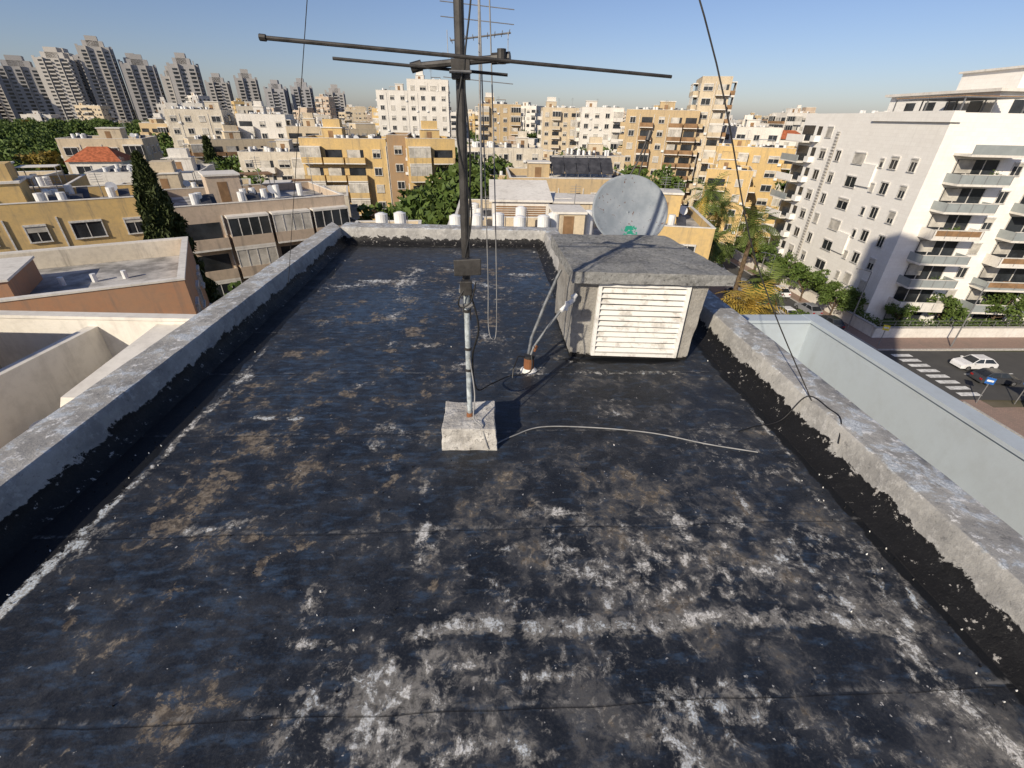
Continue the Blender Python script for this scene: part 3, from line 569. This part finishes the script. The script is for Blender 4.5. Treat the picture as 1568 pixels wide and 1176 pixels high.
for a in((-2.02,3.04,.3,.2,.75),(-2.3,3.64,.2,.25,.7),(-.77,2.54,.1,.2,.85),(-.94,5.1,.25,.2,.8),(-.88,4.19,.15,.1,.8),(-1.14,1.65,.10,.06,.95),(-1.16,1.91,.1,.08,.8),(-2.19,2.15,.2,.15,.7),(-1.75,1.67,.12,.1,.8),(-.72,3.98,.2,.1,.8),(.02,5.51,.3,.2,.7),(-1.6,5.6,.6,.4,.5),(-1.5,3,.8,1.0,.46),(1.5,5,.8,.6,.4),(1,2,1.4,1,.42),(-.3,5.8,1.5,1,.4),(0,7.5,2.5,.9,.45),(-1.2,1,.8,.5,.38),(-2,2.4,.5,.8,.55)): blob(Bm,*a)
for i in range(60): blob(Bm,rz.uniform(-2.4,.4),rz.uniform(1.4,6.5),rz.uniform(.04,.16),rz.uniform(.03,.08),rz.uniform(.7,1),rz.choice([0,0,90,rz.uniform(-90,90)]))
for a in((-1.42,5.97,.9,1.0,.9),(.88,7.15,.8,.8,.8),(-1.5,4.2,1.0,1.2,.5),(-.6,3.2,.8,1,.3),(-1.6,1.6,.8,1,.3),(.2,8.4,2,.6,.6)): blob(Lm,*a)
for a in((1.0,1.9,1.5,1.0,1),(.2,1.0,1.5,.5,.8),(-2,2.8,.7,1.2,.35),(1.5,3.2,1.2,1,.5),(2.2,1.2,.5,1.2,1)): blob(Pm,*a)
Tm=np.maximum(np.clip((-2.50-X)/.12,0,1),np.clip((X-2.38)/.15,0,1)); Tm=np.maximum(Tm,np.clip((Y-9.15)/.15,0,1))
Tm=np.maximum(Tm,np.where(X>.98,np.clip((X-.95)/.12,0,1)*np.clip((Y-6.0)/.15,0,1),0)); blob(Tm,1.5,4.36,.8,.10,.8)
Z=np.zeros_like(X)
for j in range(ny):
    for i in range(nx):
        x,y=X[j,i],Y[j,i]; Z[j,i]=.007*noi(x,y,0,1.1)+.003*noi(x,y,3,4)
Z+=.006*np.clip(Gm-.4,0,1)*np.where(np.abs(Y-1.37)<.1,1,0)
V=np.stack([X,Y,Z],-1).reshape(-1,3); F=[(j*nx+i,j*nx+i+1,(j+1)*nx+i+1,(j+1)*nx+i) for j in range(ny-1) for i in range(nx-1)]
me=bpy.data.meshes.new("flat_roof"); me.from_pydata(V.tolist(),[],F)
for nm,A in(("wm",Wm),("bm",Bm),("lm",Lm),("pm",Pm),("tm",Tm),("gm",Gm)):
    at=me.attributes.new(nm,'FLOAT','POINT'); at.data.foreach_set("value",A.reshape(-1).astype(np.float32))
me.polygons.foreach_set("use_smooth",[True]*len(F))
n=NB("bitumen_roof",0.5,0.3); x=n.xyz()
lo=n.noise(0.9,4,.5); mid=n.noise(3.2,7,.66,None,.4); hi=n.noise(11,9,.76,None,.6); br=n.noise(6,7,.7,n.mapc((1,2.6,1))); brr=n.noise(5,8,.72,n.mapc((3,.9,1))); vf=n.noise(70,5,.75); dots=n.noise(28,3,.6); cl=n.noise(18,8,.75,None,.3)
wm,bm,lm,pm,tm,gm=(n.attr(q) for q in("wm","bm","lm","pm","tm","gm"))
base=n.mix(n.sstep(mid,.36,.64),(0.014,0.017,0.023),(0.036,0.040,0.049))
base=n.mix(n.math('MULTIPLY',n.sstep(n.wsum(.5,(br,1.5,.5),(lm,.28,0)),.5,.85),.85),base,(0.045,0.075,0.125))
base=n.mix(n.sstep(vf,.45,.7,0,.32),base,(0.085,0.085,0.086))
base=n.mix(n.sstep(cl,.36,.44,.6,0),base,(0.007,0.008,0.010))
g1=n.sstep(n.wsum(.5,(hi,1.0,.5),(mid,1.2,.5),(pm,.20,0)),.60,.78,0,.75)
base=n.mix(g1,base,n.mix(vf,(0.055,0.054,0.053),(0.16,0.155,0.15)))
g2=n.sstep(n.wsum(.5,(hi,.8,.5),(cl,.5,.5),(mid,.5,.5),(gm,.28,0)),.62,.74,0,.85)
base=n.mix(g2,base,n.mix(n.sstep(cl,.35,.65),(0.10,0.095,0.085),(0.29,0.275,0.25)))
bmk=n.wsum(.5,(mid,1.0,.5),(hi,1.0,.5),(bm,.27,0))
base=n.mix(n.sstep(bmk,.67,.75,0,.85),base,n.mix(n.sstep(cl,.4,.6),(0.07,0.057,0.045),(0.25,0.205,0.15)))
wmk=n.wsum(.5,(hi,1.05,.5),(mid,.35,.5),(brr,.55,.5),(cl,.6,.5),(wm,.40,0))
wcol=n.mix(n.sstep(vf,.35,.62),(0.30,0.285,0.255),n.mix(n.sstep(lo,.4,.6),(0.74,0.72,0.68),(0.60,0.67,0.72)))
wf=n.sstep(wmk,.765,.83)
base=n.mix(n.sstep(wmk,.67,.765,0,.7),base,n.mix(cl,(0.12,0.115,0.105),(0.33,0.315,0.29)))
base=n.mix(wf,base,wcol)
sp=n.sstep(n.math('ADD',dots,n.math('MULTIPLY',pm,.03)),.71,.74,0,.8); base=n.mix(sp,base,(0.5,0.49,0.47))
tarf=n.math('MULTIPLY',n.sstep(n.wsum(0,(tm,1,0),(mid,1.4,.5)),.4,.5),n.sstep(wmk,.72,.8,1,0)); base=n.mix(tarf,base,(0.009,0.010,0.012))
yy=n.math('ADD',x[1],n.math('MULTIPLY',n.noise(1.2,3,.5),.08)); fr=n.math('FRACT',n.math('DIVIDE',yy,1.03))
ln=n.math('MULTIPLY',n.sstep(fr,.0,.012,1,0),n.sstep(brr,.36,.46)); base=n.mix(n.math('MULTIPLY',ln,.85),base,(0.008,0.008,0.009))
ln2=n.math('MULTIPLY',n.math('MULTIPLY',n.sstep(fr,.012,.02),n.sstep(fr,.02,.05,1,0)),n.sstep(hi,.48,.6)); base=n.mix(n.math('MULTIPLY',ln2,.65),base,(0.2,0.195,0.185))
n.col(base); rg=n.math('ADD',n.math('MULTIPLY',wf,.3),n.sstep(mid,.35,.65,.36,.62)); n.L(rg,n.b.inputs['Roughness'])
n.bump(n.math('ADD',n.math('ADD',n.math('MULTIPLY',cl,.5),n.math('MULTIPLY',fr,-.5)),n.math('ADD',n.math('MULTIPLY',vf,.16),n.math('MULTIPLY',wf,.45))),.7,.012)
me.materials.append(n.m); o=bpy.data.objects.new("flat_roof",me); COL.objects.link(o)
b=MB(); b.box(-3.28,3.0,-9,6.7,GZ,-.06,'cream'); b.box(-3.28,1.4,6.7,9.75,GZ,-.06,'cream'); b.obj("own_apartment_building")
# parapet material
n=NB("parapet_concrete",0.9,.2); x=n.xyz(); a=n.noise(2.5,8,.7); c=n.noise(14,9,.75); d=n.noise(5,8,.7,None,.5); vf=n.noise(70,5,.7)
k=n.mix(n.sstep(a,.35,.65),(0.27,0.265,0.255),(0.43,0.42,0.395)); k=n.mix(n.sstep(c,.5,.66,0,.6),k,(0.54,0.53,0.51)); k=n.mix(n.sstep(c,.34,.42,.6,0),k,(0.12,0.12,0.12))
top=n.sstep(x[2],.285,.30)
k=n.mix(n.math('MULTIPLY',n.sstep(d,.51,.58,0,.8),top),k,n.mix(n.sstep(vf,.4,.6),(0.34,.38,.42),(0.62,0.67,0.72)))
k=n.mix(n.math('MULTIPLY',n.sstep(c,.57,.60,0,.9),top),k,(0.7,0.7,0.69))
zt=n.math('ADD',x[2],n.math('MULTIPLY',n.math('SUBTRACT',d,.5),-.30)); tar=n.sstep(zt,.125,.135,1,0)
chips=n.sstep(c,.60,.63,0,.95)
k=n.mix(tar,k,n.mix(chips,(0.012,0.012,0.013),(0.42,0.40,0.37))); k=n.mix(n.sstep(vf,.58,.72,0,.35),k,(0.11,0.11,0.11))
n.col(k); n.L(n.sstep(tar,0,1,.92,.5),n.b.inputs['Roughness']); n.bump(n.math('ADD',c,n.math('MULTIPLY',d,1.0)),.7,.015); M['parapet']=n.m
def parapet(name,i0,i1,o0,o1,seed,par,zt=.3):
    i0,i1,o0,o1=(Vector((*p,0)) for p in(i0,i1,o0,o1)); L_=(i1-i0).length; ns=max(8,int(L_/.05)); inn=((i0-o0)+(i1-o1)).normalized(); b=MB()
    rows=[]
    for s in range(ns+1):
        t=s/ns; I=i0.lerp(i1,t); O=o0.lerp(o1,t); row=[]
        def P(base,off,z,am=.005):
            p=base+inn*off; q=Vector((p.x*2.5+seed,p.y*2.5,z*9)); nn=noise.noise(q)*am+noise.noise(q*4)*am*.8; return (p.x+inn.x*nn,p.y+inn.y*nn,z+noise.noise(q*1.7+Vector((5,5,5)))*am*.9)
        row.append(P(O,0,-.7,.002)); row.append(P(O,0,zt*.5)); row.append(P(O,0.0,zt-.010)); row.append(P(O,.010,zt))
        for q in(.25,.5,.75): row.append(P(O.lerp(I,q),0,zt+.004))
        row.append(P(I,-.012,zt)); row.append(P(I,0,zt-.012)); 
        for q in(.75,.55,.4): row.append(P(I,.06*(1-q),zt*q,.010))
        row.append(P(I,.06,.07,.018)); row.append(P(I,.11,.028,.018)); row.append(P(I,.19,.004,.008)); row.append(P(I,.21,-.03,.0))
        rows.append(row)
    m=len(rows[0]); 
    for r_ in rows: b.v+=r_
    for s in range(ns):
        for q in range(m-1): b.f.append((s*m+q,s*m+q+1,(s+1)*m+q+1,(s+1)*m+q)); b.mi.append(b.m('parapet'))
    b.f.append(tuple(range(m))); b.f.append(tuple(ns*m+q for q in range(m-1,-1,-1))); b.mi+=[0,0]
    o=b.obj(name,parent=par)
    for p in o.data.polygons: p.use_smooth=True
    mod=o.modifiers.new("e",'EDGE_SPLIT'); mod.split_angle=math.radians(40)
    return o
P=empty("parapet_wall")
parapet("left_run",(-2.97,-3),(-2.97,9.6),(-3.32,-3),(-3.3,10.15),1,P)
parapet("far_run",(-2.98,9.62),(1.2,9.45),(-2.98,10.12),(1.2,9.8),2,P,.303)
parapet("return_run",(1.17,9.8),(1.17,6.35),(1.45,9.8),(1.45,6.35),3,P,.30)
parapet("back_run",(1.46,6.38),(2.72,6.38),(1.46,6.68),(2.72,6.68),4,P,.303)
parapet("right_run",(2.70,6.7),(2.70,-3),(3.04,6.7),(3.04,-3),5,P,.3)
M['bluewall']=wallmat("pale_blue_paint",(0.45,0.51,0.56),.25)
b=MB(); b.box(4.9,5.06,-8,6.3,-1.6,-.3,'bluewall'); b.box(3.05,4.9,6.14,6.3,-1.6,-.305,'bluewall'); b.box(3.05,4.9,-8,6.14,-1.8,-1.6,'bluewall'); b.box(4.86,5.1,-8,6.34,-.3,-.255,'bluewall'); b.box(3.05,4.86,6.1,6.34,-.305,-.26,'bluewall'); b.box(3.06,5.04,-8,6.28,GZ,-1.81,'cream')
b.obj("blue_terrace_wall")
# ------------------------------------------------------------ vent housing
n=NB("rough_cement",.95,.15); a=n.noise(3,8,.7); c=n.noise(16,9,.75); vf=n.noise(60,6,.7); x=n.xyz()
k=n.mix(n.sstep(a,.35,.65),(0.27,0.255,0.23),(0.38,0.365,0.335)); k=n.mix(n.sstep(c,.52,.7,0,.55),k,(0.2,0.195,0.18)); k=n.mix(n.sstep(vf,.53,.7,0,.5),k,(0.15,.15,.14))
zt=n.math('ADD',x[2],n.math('MULTIPLY',n.math('SUBTRACT',c,.5),-.2)); k=n.mix(n.sstep(zt,.035,.045,1,0),k,(0.015,.015,.016)); n.col(k); n.bump(n.math('ADD',n.math('ADD',a,c),n.math('MULTIPLY',vf,.6)),1.0,.018); M['cement']=n.m
n=NB("cap_concrete",.95,.15); a=n.noise(2.5,8,.7); c=n.noise(26,9,.78)
k=n.mix(n.sstep(a,.35,.65),(0.20,0.20,0.195),(0.30,0.30,0.29)); k=n.mix(n.sstep(c,.5,.62,0,.75),k,(0.40,.40,.39)); k=n.mix(n.sstep(c,.37,.45,.85,0),k,(0.07,.07,.07)); n.col(k); n.bump(n.math('ADD',a,c),1.0,.022); M['cap']=n.m
n=NB("white_paint_old",.6,.3); a=n.noise(7,8,.7); k=n.mix(n.sstep(a,.48,.66,0,.8),(0.76,.75,.72),(0.42,.40,.36)); n.col(k); n.bump(a,.3,.005); M['oldwhite']=n.m
n=NB("rust",.9,.2); a=n.noise(20,8,.7); n.col(n.mix(a,(0.13,.045,.02),(0.3,.14,.07))); M['rust']=n.m
M['dark']=simple("dark_metal",(0.06,0.057,0.055),.5,.4,.3,.4,12); M['pipe']=simple("painted_pipe",(0.45,0.50,0.52),.45,.4,0,.45,14); M['hose']=simple("grey_hose",(0.16,0.17,0.18),.5,.4,0,.4,14); M['cable']=simple("black_cable",(0.015,.015,.016),.5); M['cableg']=simple("grey_cable",(0.28,.28,.28),.6)
def subdiv(o,n_=3,amp=.006,seed=0):
    import bmesh
    bm_=bmesh.new(); bm_.from_mesh(o.data); bmesh.ops.subdivide_edges(bm_,edges=bm_.edges,cuts=n_,use_grid_fill=True)
    bm_.normal_update()
    for v in bm_.verts: v.co+=v.normal*(noise.noise(v.co*6+Vector((seed,0,0)))*amp+noise.noise(v.co*22+Vector((seed,3,0)))*amp*.5)
    bm_.to_mesh(o.data); bm_.free()
E=empty("ventilation_housing")
b=MB(); fl,fr,bl_,br_=(.90,4.46),(2.19,4.36),(.90,5.7),(2.14,5.7)
b.hexa([(*fl,-.02),(*fr,-.02),(*br_,-.02),(*bl_,-.02),(fl[0]-.02,fl[1]-.02,.885),(fr[0]+.06,fr[1]-.02,.885),(*br_,.885),(*bl_,.885)],'cement'); o=b.obj("body",parent=E); subdiv(o,12,.012); 
b=MB(); b.hexa([(.84,4.33,.885),(2.44,4.24,.885),(2.26,5.82,.885),(.80,5.82,.885),(.84,4.33,1.0),(2.44,4.24,.995),(2.26,5.82,1.03),(.80,5.82,1.03)],'cap'); o=b.obj("cap_slab",parent=E); subdiv(o,22,.014,4); bevel(o,.006)
b=MB(); lx0,lx1=1.16,2.02; ly=lambda x: 4.46-(x-.9)*.0775
def lb(x0,x1,o0,o1,z0,z1,k='oldwhite'): b.hexa([(x0,ly(x0)-o1,z0),(x1,ly(x1)-o1,z0),(x1,ly(x1)-o0,z0),(x0,ly(x0)-o0,z0),(x0,ly(x0)-o1,z1),(x1,ly(x1)-o1,z1),(x1,ly(x1)-o0,z1),(x0,ly(x0)-o0,z1)],k)
lb(lx0,lx1,-.02,.017,.06,.84,'dark'); lb(lx0-.035,lx0,-.01,.06,.05,.86); lb(lx1,lx1+.035,-.01,.06,.05,.86); lb(lx0,lx1,-.01,.058,.05,.085); lb(lx0,lx1,-.01,.058,.83,.86)
for i in range(12):
    z=.10+i*.061; x0,x1=lx0,lx1
    jz=rnd.uniform(-.004,.004)
    b.hexa([(x0,ly(x0)-.058,z+jz),(x1,ly(x1)-.058,z-jz),(x1,ly(x1)-.018,z+.030),(x0,ly(x0)-.018,z+.030),(x0,ly(x0)-.058,z+.007+jz),(x1,ly(x1)-.058,z+.007-jz),(x1,ly(x1)-.018,z+.037),(x0,ly(x0)-.018,z+.037)],'oldwhite')
b.obj("louvre",parent=E)
E=empty("vent_pipe"); b=MB(); b.tube((.42,4.15,-.01),(.42,4.15,.16),.055,.052,'rust',16); b.tube((.42,4.15,.15),(.42,4.15,.175),.058,.058,'dark',16); b.tube((.42,4.15,-.01),(.42,4.15,.03),.10,.06,'oldwhite',14)
b.path([(.43,4.16,.15),(.47,4.2,.25),(.6,4.27,.42),(.72,4.33,.56),(.80,4.36,.64)],.013,'hose'); b.path([(.41,4.17,.15),(.45,4.3,.3),(.6,4.48,.62),(.72,4.6,.85),(.76,4.62,.93)],.016,'hose')
b.tube((.74,4.31,.60),(.88,4.38,.70),.024,.024,'tank',12); b.tube((.80,4.33,.60),(.80,4.33,.69),.020,.020,'tank',10); b.tube((.86,4.36,.72),(.90,4.38,.75),.035,.02,'tank',10)
b.path([(.40,4.13,.16),(.30,4.1,.19),(.25,4.0,.10),(.24,3.95,.02)],.008,'cable'); b.tube((.47,4.19,.2),(.5,4.21,.26),.02,.02,'rust',10); b.obj("stub_and_hoses",parent=E)
# ------------------------------------------------------------ dish
n=NB("dish_paint",.5,.4); a=n.noise(3,7,.7); c=n.noise(22,5,.6); x=n.xyz()
k=n.mix(n.sstep(a,.35,.65),(0.20,.23,.26),(0.29,.32,.35)); k=n.mix(n.sstep(c,.64,.67,0,.9),k,(0.12,.06,.04)); 
dx=n.math('ABSOLUTE',n.math('ADD',x[0],.0)); 
inr=n.math('MULTIPLY',n.sstep(dx,.10,.105,1,0),n.math('MULTIPLY',n.sstep(x[1],-.30,-.295),n.sstep(x[1],-.18,-.175,1,0)))
k=n.mix(n.math('MULTIPLY',inr,n.sstep(n.noise(18,2,.5),.46,.49)),k,(0.02,.24,.16)); n.col(k); M['dish']=n.m
E=empty("satellite_dish",(1.83,6.12,1.25)); b=MB(); rr_,aa_=16,56; 
for i in range(rr_+1):
    q=i/rr_
    for j in range(aa_):
        t=2*math.pi*j/aa_; b.v.append((.505*q*math.cos(t),.45*q*math.sin(t),.085*q*q))
for i in range(rr_):
    for j in range(aa_): k2=(j+1)%aa_; b.f.append((i*aa_+j,i*aa_+k2,(i+1)*aa_+k2,(i+1)*aa_+j)); b.mi.append(b.m('dish'))
o=b.obj("reflector",parent=E); smooth(o); o.rotation_euler=(math.radians(63),0,math.radians(4)); s_=o.modifiers.new("s",'SOLIDIFY'); s_.thickness=.008
b=MB(); b.path([(0,.20,.38),(.1,.2,.60),(.17,.2,.84)],.012,'dark'); b.path([(.12,.2,.36),(.16,.2,.60),(.18,.2,.82)],.010,'dark'); b.tube((.17,.18,.82),(.20,.21,.92),.028,.034,'dark',12); b.tube((.0,.06,-.05),(.0,.36,-.95),.03,.03,'metal',10); b.tube((0,.4,-1.0),(0,.4,-.8),.05,.05,'metal',10); b.box(-.12,.12,.08,.13,-.15,.12,'metal'); b.obj("feed_and_mount",parent=E)
# ------------------------------------------------------------ main mast
E=empty("antenna_mast"); b=MB()
b.hexa([(-.375,2.84,-.01),(.06,2.83,-.01),(.055,3.24,-.01),(-.37,3.25,-.01),(-.37,2.85,.20),(.05,2.84,.20),(.045,3.23,.205),(-.362,3.24,.205)],'cement'); o=b.obj("concrete_block",parent=E); subdiv(o,14,.012,9); bevel(o,.006)
n=NB("block_cement",.95,.15); a=n.noise(6,8,.7); c=n.noise(30,8,.75); k=n.mix(n.sstep(a,.35,.65),(0.42,.40,.37),(0.66,.64,.6)); k=n.mix(n.sstep(c,.55,.64,0,.85),k,(0.14,.13,.12)); n.col(k); n.bump(n.math('ADD',a,c),1.0,.018)
o.data.materials[0]=n.m
b=MB(); mb=Vector((-.155,3.03,.19)); mt=Vector((-.132,3.0,5.5)); at=lambda z: mb.lerp(mt,(z-.19)/5.31)
b.tube(mb,at(1.32),.021,.021,'pipe',14); b.tube(mb,at(.235),.03,.026,'rust',12); b.tube(at(1.02)+Vector((.0,.045,0)),mt+Vector((0,.045,0)),.028,.028,'dark',14)
for z in(.62,.8,1.1,1.24): b.tube(at(z),at(z+.02),.027,.027,'dark',12)
b.box(-.20,-.10,2.99,3.09,1.14,1.17,'metal'); b.box(-.2,-.1,2.99,3.09,1.25,1.28,'metal'); b.obj("pole",parent=E)
b=MB(); b.hexa([(-.225,2.955,1.375),(-.045,2.955,1.385),(-.045,3.01,1.385),(-.225,3.01,1.375),(-.225,2.955,1.485),(-.045,2.955,1.495),(-.045,3.01,1.495),(-.225,3.01,1.485)],'dark'); b.box(-.19,-.11,2.96,3.01,1.24,1.34,'dark'); o=b.obj("amplifier_box",parent=E); bevel(o,.006)
b=MB(); A0=Vector((-.38,3.09,2.53)); A1=Vector((.1,2.93,2.565))
b.tube(A0,A1,.018,.018,'dark',8); b.tube((-.42,3.09,2.52),(-.36,3.09,2.535),.026,.026,'dark',8); b.tube((.08,2.9,2.535),(.08,2.9,2.60),.024,.024,'dark',10); b.tube((.03,2.945,2.56),(.125,2.92,2.566),.027,.027,'dark',10)
b.tube((-1.09,2.80,2.605),(1.0,2.90,2.50),.010,.008,'dark',8); b.tube((-1.10,2.80,2.606),(-1.07,2.80,2.604),.015,.015,'dark',8)
b.tube((-.83,3.04,2.55),(.12,3.09,2.50),.008,.008,'dark',8)
b.box(-.19,-.09,2.97,3.08,2.47,2.56,'dark'); b.tube((-.2,2.96,2.5),(-.08,2.96,2.5),.008,.008,'metal',6); b.obj("dipole_antenna",parent=E)
def bez(pts,seg_=8):
    out=[]; P_=[Vector(p) for p in pts]
    for i in range(len(P_)-1):
        p0=P_[max(0,i-1)];p1=P_[i];p2=P_[i+1];p3=P_[min(len(P_)-1,i+2)]
        for s in range(seg_):
            t=s/seg_; out.append(.5*((2*p1)+(-p0+p2)*t+(2*p0-5*p1+4*p2-p3)*t*t+(-p0+3*p1-3*p2+p3)*t**3))
    out.append(P_[-1]); return out
def cable(pts,r,k,par=E,name="cable"):
    c=bpy.data.curves.new(name,'CURVE'); c.dimensions='3D'; sp=c.splines.new('POLY'); q=bez(pts); sp.points.add(len(q)-1)
    for p,v in zip(sp.points,q): p.co=(*v,1)
    c.bevel_depth=r; c.bevel_resolution=2; c.materials.append(M[k]); o=bpy.data.objects.new(name,c); COL.objects.link(o)
    if par: o.parent=par
cable([(-.13,2.96,2.5),(-.17,2.95,2.2),(-.10,2.97,1.8),(-.15,2.96,1.5)],.006,'cable')
cable([(-.10,3.0,3.4),(-.07,2.98,2.9),(-.12,2.97,2.5),(-.10,2.98,2.1),(-.13,2.97,1.5)],.005,'cable')
cable([(-.15,2.97,1.30),(-.20,2.95,1.22),(-.19,2.95,1.16),(-.12,2.95,1.2),(-.08,2.96,1.34)],.005,'cable')
cable([(-.12,2.98,1.25),(-.07,2.97,1.0),(-.12,3.0,.75),(-.10,3.2,.35),(.02,3.7,.10),(.2,3.95,.04),(.42,4.0,.06),(.44,4.1,.2)],.007,'cable')
cable([(-.14,2.98,.75),(-.11,2.97,.45),(-.12,2.9,.27),(-.06,2.86,.215),(-.03,2.83,.1),(.0,2.83,.015),(.06,2.9,.012),(.2,3.0,.012),(.45,3.12,.012),(.9,3.1,.012),(1.39,3.01,.012),(1.8,2.85,.012),(2.16,2.74,.012)],.0055,'cableg')
cable([(2.14,3.02,.012),(2.3,3.08,.012),(2.55,3.11,.06),(2.69,3.1,.31),(2.75,2.9,.315),(2.74,2.75,.315),(2.66,2.6,.2)],.005,'cable')
cable([(-.05,2.99,3.6),(-.02,3.2,2.2),(0,3.5,1.2),(.0,3.6,.75),(.03,3.6,.62),(.07,3.6,.75),(.05,3.3,1.9),(.0,3.05,3.4)],.004,'cableg')
E2=empty("guy_wire"); cable([(-.13,3.0,5.4),(-1.6,4.8,2.55),(-2.8,6.3,.22)],.0035,'dark',E2,"wire_a"); cable([(-.13,3,4.7),(1.1,2.85,2.75),(1.8,2.95,1.5),(2.70,3.05,.30)],.0045,'dark',E2,"wire_b")
E=empty("yagi_antenna",(-.12,9.78,.3)); b=MB(); b.tube((0,0,0),(0.0,0,3.75),.022,.018,'metal',10); b.tube((-.5,-.05,3.1),(.55,.1,3.25),.014,.014,'metal',8)
for i in range(9):
    t=i/8; x=-.48+1.0*t; b.tube((x,-.05+.15*t-.35,3.1+.15*t),(x,-.05+.15*t+.35,3.1+.15*t),.006,.006,'metal',6)
for z in(3.6,3.4,2.9,2.55): b.tube((-.65,0,z+.03),(.6,0,z-.05),.007,.007,'metal',6)
for x in(-.55,.5): b.tube((x,0,2.85),(x,.0,3.25),.006,.006,'metal',6)
b.obj("mast_and_elements",parent=E)
b=MB()
for i in range(260):
    x=rnd.uniform(-2.7,2.6);y=rnd.uniform(.4,8.5) if rnd.random()<.4 else rnd.uniform(.5,3); s=rnd.uniform(.002,.006)
    if rnd.random()<.7: x=rnd.choice([rnd.uniform(-2.75,-2.45),rnd.uniform(2.25,2.6)])
    b.tube((x,y,.0),(x+rnd.uniform(-s,s),y+rnd.uniform(-s,s),.006+s),s,s*.5,rnd.choice(['oldwhite','cement','cement','dark']),5)
b.obj("roof_debris")
# unseen tower added behind the viewpoint to throw a shadow onto the white block
bld("shadow_caster_tower",-9.0,-19.0,-37.7,5.5,6,37,'pale','wb',3.0,77,(0,1,2,3))
